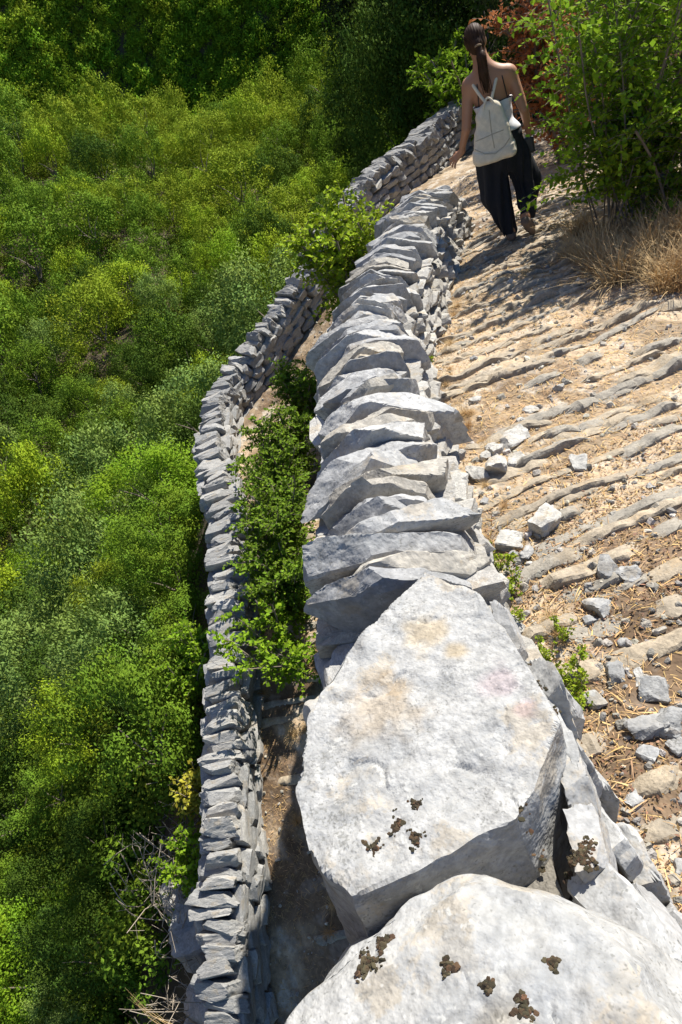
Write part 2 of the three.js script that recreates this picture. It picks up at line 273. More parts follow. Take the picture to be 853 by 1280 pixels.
const variants = (n, seed, o) => Array.from({ length: n }, (_, i) => rock(seed + i, o(i)));
const faceGeo = variants(16, 400, (i) => ({ dims: [0.5, 0.5, 0.5], n: 6, jit: 0.2, cuts: 4, rough: 0.05, freq: 2.2, per: 2.2, crease: 0.5 }));
const capGeo = variants(14, 450, (i) => ({ dims: [0.5, 0.5, 0.5], n: 11, jit: 0.24, cuts: 8, rough: 0.035, freq: 4, per: 2.2, crease: 0.35 }));
function course(c, wall, R, side, off, batter, top, bottom, rowH, len, s0, s1, mats, gap = 0.9) {
  const L = c.getLength();
  for (let row = 0; row < 40; row++) {
    let s = s0 * L + R() * 0.1, any = false;
    while (s < s1 * L) {
      const l = len * (0.6 + 0.9 * R()), f = frameAt(c, (s + l / 2) / L), h = rowH * (0.8 + 0.35 * R());
      const y = f.p.y - top - (row + 0.5) * rowH, q = f.p.clone().addScaledVector(f.n, side * (off + batter * (row + 0.5) * rowH));
      if (y > bottom(q) - rowH * 0.4) {
        any = true;
        q.y = y + (R() - 0.5) * 0.02;
        const Z = f.n.clone().multiplyScalar(side).applyAxisAngle(UP, (R() - 0.5) * 0.2), t = f.t.clone().multiplyScalar(side), X = UP.clone().cross(Z).normalize(), X2 = V(X.x, 0, X.z).multiplyScalar(Math.hypot(t.x, t.z)).add(V(0, t.y * Math.sign(X.dot(t)), 0)).normalize(), Y = Z.clone().cross(X2).normalize();
        const m = mesh('face_stone', faceGeo[Math.floor(R() * faceGeo.length)], mats[Math.floor(R() * mats.length)], wall);
        place(m, basis(X2.multiplyScalar(l * 1.02), Y.multiplyScalar(h * 1.06), Z.multiplyScalar(0.22 + 0.06 * R()), q));
        if (R() < 0.5) m.rotateZ(Math.PI);
      }
      s += l * gap + 0.01;
    }
    if (!any) break;
  }
}
course(mainCrest, mainWall, rng(21), 1, 0.15, 0.18, 0.17, (q) => ground(q.x + 0.12, q.z), 0.085, 0.17, 0.24, 1, M.pale);
course(mainCrest, mainWall, rng(22), -1, 0.2, 0.05, 0.22, (q) => mainCrest.points[6].y - 0.75, 0.12, 0.26, 0.24, 1, M.stone);
course(lowCrest, lowWall, rng(23), 1, 0.11, 0.03, 0.13, (q) => ground(q.x + 0.05, q.z), 0.13, 0.27, 0.03, 1, M.low);
course(lowCrest, lowWall, rng(24), -1, 0.13, 0.05, 0.13, (q) => nearest(lowT, q.x, q.z).y - 0.5, 0.13, 0.27, 0.14, 1, M.low);
{ // coping of the lower wall
  const R = rng(31), L = lowCrest.getLength(); let s = 0.03 * L;
  while (s < L) {
    const u = s / L, f = frameAt(lowCrest, u), th = 0.10 + 0.12 * R() * R(), w = (u > 0.6 ? 0.40 : 0.32) + 0.08 * R(), h = 0.17 + 0.08 * R();
    const lean = u > 0.62 ? (14 + 18 * R()) * D2R : (R() - 0.5) * 0.5, yaw = (R() - 0.5) * 0.35, roll = (R() - 0.5) * 0.22;
    const X = f.n.clone().applyAxisAngle(UP, yaw), back = X.clone().cross(UP).normalize(), up = f.n.clone().cross(f.t).normalize();
    const Y = up.clone().multiplyScalar(Math.cos(lean)).addScaledVector(back, Math.sin(lean)).applyAxisAngle(back, roll).normalize(), X2 = X.clone().addScaledVector(Y, -X.dot(Y)).normalize(), Z = X2.clone().cross(Y).normalize();
    const p = f.p.clone().addScaledVector(Y, -h * 0.42 + (R() - 0.5) * 0.07).addScaledVector(f.n, (R() - 0.5) * 0.08);
    const m = mesh('coping_stone', capGeo[Math.floor(R() * capGeo.length)], M.low[Math.floor(R() * 4)], lowWall);
    place(m, basis(X2.multiplyScalar(w), Y.multiplyScalar(h), Z.multiplyScalar(th), p)); if (R() < 0.5) m.rotateY(Math.PI);
    s += th * 0.86;
  }
}
// the big blocks at the near end of the upper wall
function blockPlanes(poly, cx, cz, top, slant = 0.12, bottom = 0.4, tilt = [0, 0]) {
  const P = [[tilt[0], 1, tilt[1], top], [0, -1, 0, bottom]], n = poly.length; let area = 0;
  for (let i = 0; i < n; i++) { const a = poly[i], b = poly[(i + 1) % n]; area += a[0] * b[1] - b[0] * a[1]; }
  for (let i = 0; i < n; i++) {
    const a = poly[i], b = poly[(i + 1) % n]; let nx = b[1] - a[1], nz = a[0] - b[0]; if (area < 0) { nx = -nx; nz = -nz; }
    const l = Math.hypot(nx, nz); nx /= l; nz /= l; const h = (a[0] - cx) * nx + (a[1] - cz) * nz;
    P.push([nx, slant, nz, h + slant * top]);
  }
  return P;
}
const crack = (lines, w, depth) => (p) => { // a cut along each line, in the block's own x and z
  let d = 1; const jx = p.x + 0.012 * noise3(p.x * 40, 3, p.z * 40), jz = p.z + 0.012 * noise3(p.x * 40, 9, p.z * 40);
  for (const l of lines) for (let i = 0; i < l.length - 1; i++) { const ax = l[i][0], az = l[i][1], dx = l[i + 1][0] - ax, dz = l[i + 1][1] - az, t = clamp(((jx - ax) * dx + (jz - az) * dz) / (dx * dx + dz * dz), 0, 1); d = Math.min(d, Math.hypot(jx - ax - t * dx, jz - az - t * dz)); }
  p.y += 0.010 * (0.5 - Math.abs(fbm3(p.x * 9, p.y * 9, p.z * 9, 3))) * 0.6 + 0.003 * noise3(p.x * 38, p.y * 38, p.z * 38);
  if (p.y > 0.05) p.y -= depth * (1 - smoothstep(d, 0, w)) * (0.5 + 0.5 * noise3(p.x * 15, 1, p.z * 15));
};
const stain = (list) => (x, y, z) => { let c = [1, 1, 1]; for (const [px, pz, r, col, k] of list) { const d = Math.hypot(x - px, z - pz) / r + 0.9 * fbm3(x * 14 + px * 9, y * 14, z * 14, 4); c = mixc(c, col, (1 - smoothstep(d, 0.35, 1)) * k); } return c; };
{
  const poly = [[0.166, -1.548], [0.262, -1.376], [0.285, -1.093], [0.275, -0.927], [0.159, -0.80], [0.101, -0.757], [-0.047, -0.735], [-0.254, -0.720], [-0.326, -0.840], [-0.328, -0.999], [-0.268, -1.173], [-0.135, -1.334]], cx = -0.02, cz = -1.08;
  const g = rock(701, { dims: [0.32, 0.2, 0.42], n: 120, planes: blockPlanes(poly, cx, cz, 0.17, 0.1, 0.24, [0.05, 0.02]), cuts: 0, rough: 0.014, freq: 5, crease: 0.5, per: 1.1, mod: crack([[[-0.29, 0.1], [-0.16, 0.08], [-0.02, 0.12], [0.1, 0.2]], [[-0.1, 0.1], [-0.12, 0.2], [-0.09, 0.34]], [[-0.2, -0.12], [-0.05, -0.09], [0.02, -0.13]], [[0.02, -0.4], [0.07, -0.3], [0.16, -0.27]], [[0.2, 0.06], [0.15, 0.2], [0.13, 0.3]]], 0.014, 0.010), color: stain([[0.23, 0.0, 0.06, [0.97, 0.74, 0.80], 0.5], [0.24, 0.09, 0.04, [0.97, 0.72, 0.80], 0.5], [0.11, -0.25, 0.1, [1.0, 0.80, 0.52], 0.7], [-0.07, -0.03, 0.14, [0.95, 0.78, 0.58], 0.7], [0.16, -0.14, 0.05, [1, 0.75, 0.4], 0.6]]) });
  const b = mesh('boulder', g, M.boulder, mainWall); b.position.set(cx, 0.5, cz); b.userData.label = 'large flat-topped limestone block with ochre and pink stains';
}
{
  const poly = [[-0.44, -0.52], [-0.36, -0.60], [-0.22, -0.662], [0.003, -0.668], [0.125, -0.60], [0.19, -0.514], [0.21, -0.40], [0.2, -0.28], [0.12, -0.12], [-0.4, -0.12]], cx = -0.1, cz = -0.4;
  const g = rock(702, { dims: [0.34, 0.22, 0.3], n: 96, mod: crack([[[0.0, -0.12], [0.02, -0.04], [-0.01, 0.04], [0.03, 0.12]], [[0.03, 0.1], [0.1, 0.07], [0.13, -0.02]], [[-0.25, -0.1], [-0.2, 0.0], [-0.22, 0.1]]], 0.014, 0.009), planes: blockPlanes(poly, cx, cz, 0.22, 0.5, 0.3, [-0.03, -0.1]), cuts: 3, rough: 0.014, freq: 4.5, crease: 0.8, per: 1.2, round: 0.35, color: stain([[0.05, 0.02, 0.1, [0.98, 0.84, 0.62], 0.6], [-0.22, 0.05, 0.14, [1, 0.9, 0.72], 0.5], [0.2, 0.05, 0.08, [0.9, 0.75, 0.55], 0.6], [0.12, -0.02, 0.14, [0.78, 0.81, 0.86], 0.5]]) });
  const b = mesh('boulder', g, M.boulder, mainWall); b.position.set(cx, 0.53, cz); b.userData.label = 'rounded bright limestone boulder with black moss cushions';
  for (let k = 0; k < 2; k++) { const e = mesh('boulder', rock(705 + k, { dims: [0.33, 0.25, 0.36], n: 16, jit: 0.2, cuts: 6, rough: 0.02, freq: 5 }), M.stone[k], mainWall); e.position.set(-0.12, 0.52, 0.3 + 0.66 * k); }
}
// slabs leaning along the path side of the big blocks, [x, y, z, length, height, thickness, yaw, roll]
{
  const R = rng(55), list = [[-0.3, 0.33, -0.66, 0.16, 0.2, 0.13, 0.2, 0], [-0.26, 0.28, -0.72, 0.2, 0.18, 0.2, 0.3, 0], [-0.3, 0.3, -1.42, 0.2, 0.2, 0.1, -0.2, -0.1], [0.245, 0.44, -0.74, 0.17, 0.17, 0.075, 0.25, 0.15], [0.235, 0.45, -0.575, 0.2, 0.17, 0.1, -0.15, 0.35], [0.305, 0.46, -0.97, 0.2, 0.16, 0.045, 0.1, 0.12], [0.325, 0.46, -1.13, 0.2, 0.2, 0.06, 0.05, 0.1], [0.33, 0.44, -1.34, 0.2, 0.2, 0.06, 0.12, 0.1], [0.37, 0.36, -1.2, 0.18, 0.18, 0.07, -0.1, 0.2], [0.28, 0.47, -0.86, 0.12, 0.18, 0.06, 0.3, 0.1]];
  for (const [x, y, h, t] of [[0.315, 0.34, 0.16, 0.05], [0.345, 0.2, 0.16, 0.06]]) for (let z = -0.3; z > -2.05;) { const l = 0.12 + 0.18 * R(); list.push([x + 0.03 * (R() - 0.5) + 0.03 * clamp(-z - 1.2, 0, 1), y + 0.07 * (R() - 0.5), z - l / 2, l, h * (0.75 + 0.4 * R()), t * (0.9 + 0.5 * R()), (R() - 0.5) * 0.4, 0.3 * R()]); z -= l * 1.02 + 0.02; }
  list.forEach(([x, y, z, l, h, t, yaw, lean], i) => {
    const m = mesh('side_slab', rock(720 + i, { dims: [t / 2, h / 2, l / 2], n: 16, jit: 0.28, cuts: 8, rough: 0.006, freq: 14, crease: 0.35 }), M.stone[i % 4], mainWall);
    m.position.set(x, y, z); m.rotation.set((i % 3 - 1) * 0.14, -yaw, lean, 'YXZ');
  });
}
{ // black moss cushions and crusts on the blocks
  const g = rock(790, { dims: [1, 1, 1], n: 4, jit: 0.3, cuts: 6, rough: 0.25, freq: 2 }), R = rng(77), mats = [];
  const cl = [[-0.245, 0.735, -0.575, 0.035, 26], [-0.21, 0.74, -0.60, 0.02, 10], [-0.11, 0.76, -0.52, 0.02, 8], [-0.06, 0.765, -0.47, 0.02, 7], [-0.02, 0.765, -0.42, 0.025, 12], [0.05, 0.76, -0.47, 0.015, 6], [-0.1, 0.68, -0.79, 0.03, 7], [-0.13, 0.68, -0.83, 0.04, 8], [-0.08, 0.68, -0.86, 0.02, 6], [-0.19, 0.68, -0.8, 0.03, 5], [0.13, 0.52, -0.72, 0.06, 40], [0.2, 0.46, -0.70, 0.05, 30], [0.3, 0.55, -1.02, 0.02, 8], [0.3, 0.52, -1.1, 0.02, 6]];
  const block = mainWall.children.filter((o) => o.name === 'boulder' || o.name === 'side_slab'); scene.updateMatrixWorld(true);
  const tops = new Map(), cellOf = (x, z) => Math.round(x / 0.012) * 5000 + Math.round(z / 0.012), tmp = V(0, 0, 0);
  for (const o of block) { const q = o.geometry.attributes.position; for (let i = 0; i < q.count; i++) { tmp.fromBufferAttribute(q, i).applyMatrix4(o.matrixWorld); const c = cellOf(tmp.x, tmp.z); if (!(tops.get(c) > tmp.y)) tops.set(c, tmp.y); } }
  for (const [x, y, z, r, n] of cl) for (let k = 0; k < n * (r > 0.045 ? 9 : 6); k++) {
    const a = R() * 6.28, d = r * R() * (0.6 + 0.4 * Math.sin(a * 3 + x * 50)), px = x + d * Math.cos(a), pz = z + d * Math.sin(a);
    const hy = tops.get(cellOf(px, pz)); if (hy === undefined || hy < 0.2) continue;
    const q = 0.0015 + 0.0035 * R() * R(); mats.push(new THREE.Matrix4().compose(V(px, hy, pz), new THREE.Quaternion().setFromEuler(new THREE.Euler(R() * 0.6, R() * 6, R() * 0.6)), V(q * (1 + 1.2 * R()), q * 0.35, q)));
  }
  stuff('moss', g, M.moss, mats, mainWall, null, null, mats.map(() => { const k = 0.5 + 1.4 * R(); return new THREE.Color(k * (1 + 0.8 * R() * R()), k, k * 0.7); }));
}

// ---------------------------------------------------------------- steps, loose stones, gravel
const ribs = [[0.92,-4.13,1.70,-4.11],[0.83,-3.68,1.54,-3.66],[1.54,-3.66,2.18,-3.75],[1.27,-3.41,1.71,-3.47],[1.36,-3.02,1.97,-3.05],[0.74,-3.03,1.21,-2.99],[0.96,-2.79,1.53,-2.78],[1.26,-2.48,1.61,-2.51],[1.30,-2.29,1.47,-2.31],[0.62,-2.35,1.30,-2.31],[0.85,-2.03,1.29,-2.03],[1.04,-1.89,1.21,-1.91],[0.94,-1.71,1.09,-1.73],[0.55,-1.66,0.76,-1.59],[0.47,-1.46,0.90,-1.44],[1.17,-3.91,1.74,-3.97],[1.16,-3.63,1.50,-3.60],[0.96,-4.18,1.46,-4.08],[1.66,-3.81,2.23,-3.87],[1.09,-4.29,1.69,-4.32],[1.29,-4.45,2.18,-4.60],[1.53,-4.65,2.05,-4.70],[1.90,-4.93,2.46,-4.88],[1.08,-2.84,1.42,-2.83],[1.02,-3.09,1.24,-3.07],[0.68,-2.69,1.00,-2.66],[0.54,-1.99,0.81,-1.99],[0.65,-1.80,0.89,-1.77],[0.81,-2.19,0.95,-2.19],[1.37,-2.73,1.70,-2.72],[0.94,-3.74,1.30,-3.72],[1.66,-3.09,2.05,-3.18],[0.62,-1.89,0.98,-1.87],[0.45,-1.66,0.65,-1.68],[0.88,-1.57,0.98,-1.56],[1.13,-2.07,1.31,-2.06],[1.83,-3.30,2.13,-3.30],[2.25,-3.73,2.42,-3.72],[0.36,-1.22,0.51,-1.21],[0.47,-1.03,0.63,-1.03],[0.43,-0.91,0.55,-0.91]];
const R9 = rng(9);
for (let z = -1.35; z > -5.0; z -= 0.15 + 0.09 * R9()) { let x = 0.55 + 0.1 * Math.max(0, -z - 2) + 0.3 * R9(); const end = Math.min(2.5, 1.2 - 0.42 * z); while (x < end) { const l = 0.35 + 0.7 * R9(); if (R9() < 0.62) ribs.push([x, z + 0.03 * (R9() - 0.5), Math.min(x + l, end), z + 0.03 * (R9() - 0.5) - 0.02]); x += l + 0.06; } }
for (let z = -5.1; z > -7.6; z -= 0.2 + 0.1 * R9()) { const w = nearest(mainT, 2, z), e = nearest(mainT, w.d > 0 ? 2 : 3, z); let x = mainT.reduce((b, p) => (Math.abs(p.z - z) < Math.abs(b.z - z) ? p : b)).x + 0.38 + 0.25 * R9(); const end = x + 1.3; while (x < end) { const l = 0.3 + 0.5 * R9(); ribs.push([x, z + 0.04 * (R9() - 0.5), x + l, z - 0.1 * l + 0.06 * (R9() - 0.5)]); x += l + 0.05 + 0.2 * R9(); } }
for (let k = 0; k < 30; k++) { const t = R9(), z = lerp(-4.9, -7.1, t), c = WS.filter((p, i) => i > turnAt).reduce((b, p) => (Math.abs(p.z - z) < Math.abs(b.z - z) ? p : b)); const x = c.x + (R9() - 0.5) * 1.2, l = 0.15 + 0.3 * R9(); ribs.push([x, z, x + l, z - 0.04 * R9()]); }
for (let k = 0; k < 34; k++) { const t = Math.floor(lerp(18, 66, R9())), p = WS[t], q = WS[t + 1], dx = q.x - p.x, dz = q.z - p.z, d = Math.hypot(dx, dz), l = 0.18 + 0.4 * R9(), o = (R9() - 0.45) * 0.8, nx = -dz / d, nz = dx / d; ribs.push([p.x + nx * o, p.z + nz * o, p.x + nx * (o + l), p.z + nz * (o + l)]); }
for (const [x, z] of [[1.2, -0.7], [1.3, -1.2], [1.5, -0.2], [1.7, -2.2], [1.9, -2.6], [1.4, -1.7], [1.6, -1.4], [0.7, -0.3]]) ribs.push([x - 0.3, z, x + 0.35, z + 0.03]);
// a rib: a worn ridge of rock bedded in the dirt, steep on its near side, sinking into the ground behind
ribs.forEach(([x0, z0, x1, z1], i) => {
  const grow = 0.16 * (R9() + 0.3), ex = (x1 - x0) * grow, ez = (z1 - z0) * grow; x0 -= ex; x1 += ex; z0 -= ez; z1 += ez;
  const l = Math.hypot(x1 - x0, z1 - z0), seg = Math.max(8, Math.round(l / 0.022)), nx = -(z1 - z0) / l, nz = (x1 - x0) / l, hgt = 0.016 + 0.017 * R9() + (i < 41 ? 0.006 : 0), wid = 0.02 + 0.026 * R9() * R9() + (i < 41 ? 0.01 : 0), back = 0.025 + 0.05 * R9(), pos = [], idx = [], K = 8, o = i * 3.7;
  for (let a = 0; a <= seg; a++) {
    const t = a / seg, end = Math.min(1, Math.min(t, 1 - t) * l / 0.07 + 0.05), q = t * l, w = wid * (0.75 + 0.9 * (0.5 + fbm3(q * 7, o, 1, 3))) * Math.sqrt(end), h = (hgt * (0.75 + 1.5 * fbm3(q * 9, o, 5, 4)) + 0.006 * Math.floor(noise3(q * 5, o, 9) * 2)) * end - 0.004 * (1 - end), off = 0.02 * fbm3(q * 2.5, o, 13, 3);
    const P = [[-back, -0.02], [-back * 0.55, h * 0.45], [-back * 0.2, h * 0.9], [w * 0.2, h], [w * 0.75, h * 0.96], [w, h * 0.6], [w * 1.06, h * 0.05], [w * 1.08, -0.03]];
    P.forEach(([d, y], k) => { d += off; const px = lerp(x0, x1, t) + nx * d, pz = lerp(z0, z1, t) + nz * d, j = 0.006 * noise3(px * 45 + o, k * 1.3, pz * 45); pos.push(px + nx * j * 0.7, ground(px, pz) + y + (k > 0 && k < 6 ? j * 0.8 : 0), pz + nz * j); });
    if (a < seg) for (let k = 0; k < K - 1; k++) { const v = a * K + k; idx.push(v, v + K, v + 1, v + 1, v + K, v + K + 1); }
  }
  const g = toCreasedNormals(geom(pos, idx), 0.6); boxUV(g, 0.9, R9(), R9());
  const m = mesh('step_stone', g, M.step[Math.floor(R9() * 4)], path);
});
const loose = [[0.78,-2.18,0.114,0.134],[0.62,-2.16,0.113,0.086],[0.96,-2.91,0.138,0.106],[0.78,-2.72,0.140,0.109],[0.69,-2.73,0.085,0.085],[0.88,-2.70,0.093,0.085],[1.09,-2.49,0.139,0.073],[0.84,-2.87,0.080,0.056],[0.78,-2.87,0.056,0.048],[0.96,-3.47,0.065,0.055],[0.83,-2.92,0.057,0.049],[1.15,-3.15,0.069,0.052],[1.37,-3.25,0.053,0.044],[1.06,-3.07,0.059,0.051],[0.70,-1.28,0.089,0.089],[0.60,-1.17,0.061,0.109],[0.67,-1.15,0.070,0.084],[0.56,-1.09,0.059,0.050],[0.65,-1.08,0.054,0.068],[0.63,-1.39,0.067,0.046],[0.52,-1.33,0.060,0.045],[0.69,-1.35,0.076,0.041],[0.46,-0.99,0.044,0.035],[0.84,-1.80,0.066,0.077],[0.73,-1.68,0.114,0.057],[0.58,-1.67,0.057,0.046],[0.90,-1.74,0.064,0.058],[0.57,-1.98,0.038,0.038],[0.59,-2.10,0.046,0.033],[0.93,-3.46,0.037,0.037],[1.04,-3.70,0.044,0.039],[0.64,-2.53,0.044,0.037],[0.62,-2.26,0.048,0.027],[0.64,-2.07,0.039,0.052],[0.81,-3.30,0.044,0.036],[1.02,-1.69,0.052,0.029],[0.72,-1.49,0.037,0.027],[0.68,-1.64,0.040,0.034],[1.25,-2.18,0.047,0.027],[1.55,-5.27,0.051,0.038],[1.16,-4.02,0.041,0.031],[0.46,-0.79,0.028,0.036],[0.43,-0.77,0.032,0.020]];
const looseLabels = { 0: 'large squarish white stone lying alone on the stepped path', 1: 'pale lump of stone touching the wall foot beside the squarish white stone', 2: 'largest pointed white stone at the back of the rubble heap on the path', 3: 'big tan-sided angular stone at the front of the rubble heap', 4: 'white block at the wall side of the rubble heap', 5: 'wide white stone on the path side of the rubble heap', 6: 'flat white slab lying apart between two step ribs', 14: 'wedge-shaped grey stone topmost of the broken stones by the near block', 15: 'long tapering grey stone among the broken stones', 16: 'blunt pale stone beside the long tapering one' };
loose.forEach(([x, z, w, d], i) => {
  const R = rng(900 + i), y = ground(x, z), h = Math.min(w, d) * (0.45 + 0.25 * R());
  const o = mesh('loose_stone', rock(900 + i, { dims: [w * 0.48, h * 0.55, d * 0.54], n: w > 0.07 ? 12 : 7, jit: 0.34, cuts: 9, rough: 0.008, freq: 18, per: 0.9, crease: 0.5 }), i < 14 ? M.pale[0] : M.low[(R() * 4) | 0]);
  o.position.set(x, y + h * 0.2, z); o.rotation.set((R() - 0.5) * 0.5, R() * 6, (R() - 0.5) * 0.4);
  tag(o, looseLabels[i] ?? (z < -2.6 ? 'small pale stone scattered on the path around the rubble heap' : z < -1.45 ? 'small pale stone on the path between the near step ribs' : 'small grey stone among the broken stones beside the near block'), 'stone', looseLabels[i] ? undefined : z < -2.6 ? 'small stones round the rubble heap' : z < -1.45 ? 'small stones between the near ribs' : 'small broken stones by the near block');
});
const Q = (R) => new THREE.Quaternion().setFromEuler(new THREE.Euler(R() * 6.28, R() * 6.28, R() * 6.28));
function pathSpot(R, lower) {
  for (;;) {
    const i = lower ? Math.floor(lerp(8, turnAt, R())) : Math.floor(lerp(turnAt, WS.length - 1, Math.pow(R(), 0.75))), p = WS[i];
    const x = p.x + (R() - 0.5) * (lower ? 1.6 : 2.2), z = p.z + (R() - 0.5) * 0.8; const nm = nearest(mainT, x, z), nl = nearest(lowT, x, z);
    if (Math.abs(nm.d) < 0.3 && z > -7.3) continue; if (nl.d < 0.2) continue; if (z > -7 && (nm.d > 0) === lower) continue;
    return [x, ground(x, z), z];
  }
}
{
  const R = rng(41), G = rock(960, { dims: [1, 0.7, 1], n: 3, jit: 0.3, cuts: 6, rough: 0.05, freq: 2, per: 30 }), mats = [], cols = [];
  for (let i = 0; i < 5200; i++) { const [x, y, z] = pathSpot(R, i % 5 === 0), s = 0.004 + 0.014 * Math.pow(R(), 3.5); mats.push(new THREE.Matrix4().compose(V(x, y + s * 0.2, z), Q(R), V(s, s, s * (0.8 + 0.7 * R())))); const k = 0.75 + 0.6 * R(); cols.push(new THREE.Color(k, k * (0.93 + 0.06 * R()), k * (0.82 + 0.14 * R()))); }
  stuff('gravel', G, M.pale[0], mats, null, 'pale gravel and stone chips strewn over the paths', 'gravel', cols);
}
const WX = Array.from({ length: 200 }, (_, i) => { const z = 1 - i * 0.042; return mainT.reduce((b, p) => (Math.abs(p.z - z) < Math.abs(b.z - z) ? p : b)).x; }), wallX = (z) => WX[clamp(Math.round((1 - z) / 0.042), 0, 199)];
{ // brown dead leaves and crumbs, thickest on the near end of the upper path and along the wall
  const R = rng(47), L = geom([0, 0, 0, 0.3, 0.12, 0.45, 0, 0, 1, -0.3, 0.12, 0.45], [0, 1, 2, 0, 2, 3]), mats = [], cols = []; L.computeVertexNormals();
  for (let i = 0; i < 26000; i++) {
    const near = R() < 0.6, z = near ? -0.4 - 2.2 * R() : -0.4 - 6.5 * R(), x = wallX(z) + 0.36 + (near ? 1.4 * R() : 1.7 * Math.pow(R(), 2.2));
    if (fbm3(x * 2.4, 6, z * 2.4, 3) < -0.2 + 0.35 * R()) continue;
    const s = 0.006 + 0.014 * R() * R(); mats.push(new THREE.Matrix4().compose(V(x, ground(x, z) + 0.003 + 0.006 * R(), z), new THREE.Quaternion().setFromEuler(new THREE.Euler((R() - 0.5) * 1.2, R() * 6.3, (R() - 0.5) * 1.2, 'YXZ')), V(s, s, s * (0.8 + 0.8 * R())))); const k = 0.35 + 0.75 * R(); cols.push(new THREE.Color(k, k * (0.68 + 0.25 * R()), k * (0.42 + 0.3 * R())));
  }
  stuff('leaf_litter', L, M.litter, mats, null, 'brown dead leaf bits strewn over the upper path', 'leaf litter', cols);
}
{ const R = rng(49), G = rock(961, { dims: [1, 0.6, 0.9], n: 4, jit: 0.34, cuts: 8, rough: 0.05, freq: 2, per: 30 }), mats = [], cols = [];
  for (let i = 0; i < 420; i++) { const z = -0.5 - 2.0 * Math.pow(R(), 1.2), x = wallX(z) + 0.42 + 0.75 * R(), s = 0.006 + 0.017 * R() * R(); mats.push(new THREE.Matrix4().compose(V(x, ground(x, z) + s * 0.15, z), Q(R), V(s, s, s * (0.8 + 0.6 * R())))); const k = 0.55 + 0.45 * R(); cols.push(new THREE.Color(k, k * 0.98, k * (0.9 + 0.1 * R()))); }
  stuff('rubble', G, M.pale[1], mats, null, 'grey rubble bits in the dark earth beside the near blocks', 'rubble', cols); }
function blade(len, w, bend, seg = 3) { const pos = [], idx = []; for (let i = 0; i <= seg; i++) { const t = i / seg, ww = w * (1 - t * 0.85); pos.push(-ww, len * t, bend * len * t * t, ww, len * t, bend * len * t * t); if (i < seg) { const q = i * 2; idx.push(q, q + 1, q + 2, q + 1, q + 3, q + 2); } } const g = geom(pos, idx); g.computeVertexNormals(); return g; }
{
  const R = rng(43), g = blade(1, 0.03, 0.25), mats = [], cols = [];
  for (let i = 0; i < 110000; i++) {
    let [x, y, z] = pathSpot(R, i % 3 === 0); const d = fbm3(x * 1.6, 3, z * 1.6, 3); if (d < 0.35 * R() - 0.3) continue;
    const s = 0.025 + 0.06 * R() * R(), e = new THREE.Quaternion().setFromEuler(new THREE.Euler(Math.PI / 2 + (R() - 0.5) * 0.5, R() * 6.28, 0, 'YXZ'));
    mats.push(new THREE.Matrix4().compose(V(x, y + 0.004 + 0.008 * R(), z), e, V(s * (0.7 + 0.8 * R()), s, s))); const k = 0.6 + 0.65 * R(); cols.push(new THREE.Color(k, k * (0.85 + 0.15 * R()), k * (0.7 + 0.3 * R())));
  }
  stuff('straw_litter', g, M.straw, mats, null, 'dry straw and grass bits littering both legs of the path', 'straw', cols);
}

// ---------------------------------------------------------------- foliage
class Leaves {
  constructor() { this.p = []; this.n = []; this.c = []; this.i = []; }
  add(b, dir, nor, len, w, col, fold = 0.25) {
    const s = dir.clone().cross(nor).normalize().multiplyScalar(w), q = this.p.length / 3, m = b.clone().addScaledVector(dir, len * 0.45), up = nor.clone().multiplyScalar(w * fold);
    const l = m.clone().add(s).add(up), r = m.clone().sub(s).add(up), t = b.clone().addScaledVector(dir, len);
    this.p.push(b.x, b.y, b.z, l.x, l.y, l.z, t.x, t.y, t.z, r.x, r.y, r.z);
    for (let k = 0; k < 4; k++) { this.n.push(nor.x, nor.y, nor.z); this.c.push(...col); }
    this.i.push(q, q + 1, q + 2, q, q + 2, q + 3);
  }
  build() { const g = geom(this.p, this.i); g.setAttribute('normal', new THREE.Float32BufferAttribute(this.n, 3)); g.setAttribute('color', new THREE.Float32BufferAttribute(this.c, 3)); return g; }
}
const rdir = (R) => { const z = R() * 2 - 1, a = R() * 6.283, r = Math.sqrt(1 - z * z); return V(r * Math.cos(a), z, r * Math.sin(a)); };
// a crown of radius 1 about its centre: clumps of leaves over an uneven, lobed body
function crown(seed, { clumps = 60, per = 90, leaf = 0.07, flat = 0.85, loose: lo = 0.25, hue = 0.2 }) {
  const R = rng(seed), L = new Leaves(), lobes = Array.from({ length: 7 }, () => ({ d: rdir(R), k: 0.72 + 0.4 * R() }));
  for (let c = 0; c < clumps; c++) {
    const d = rdir(R); d.y = d.y * 0.75 + 0.22; d.normalize();
    let k = 0.8; for (const l of lobes) { const t = Math.max(0, d.dot(l.d)); k = lerp(k, l.k, t ** 4); }
    const rad = k * (0.55 + 0.4 * Math.sqrt(R())), ctr = d.clone().multiplyScalar(rad); ctr.y *= flat;
    const cr = lo * (0.65 + 0.7 * R()), warm = (R() - 0.5) * hue, axis = d.clone().add(rdir(R).multiplyScalar(0.5)).add(V(0, 0.35, 0)).normalize();
    for (let i = 0; i < per; i++) {
      const e = rdir(R), h = Math.pow(R(), 0.45); e.addScaledVector(axis, 0.35).normalize();
      const p = ctr.clone().addScaledVector(e, cr * h).addScaledVector(axis, cr * 0.5 * (R() - 0.3));
      const nor = e.clone().add(V(0, 0.3, 0)).add(rdir(R).multiplyScalar(0.5)).normalize(), dir = rdir(R); dir.addScaledVector(nor, -dir.dot(nor)).addScaledVector(axis, 0.4).normalize();
      const v = 0.94 + 0.12 * R(); L.add(p, dir, nor, leaf * (0.7 + 0.7 * R()), leaf * 0.3, [v * (1 + warm), v, v * (1 - warm)]);
    }
  }
  return L.build();
}
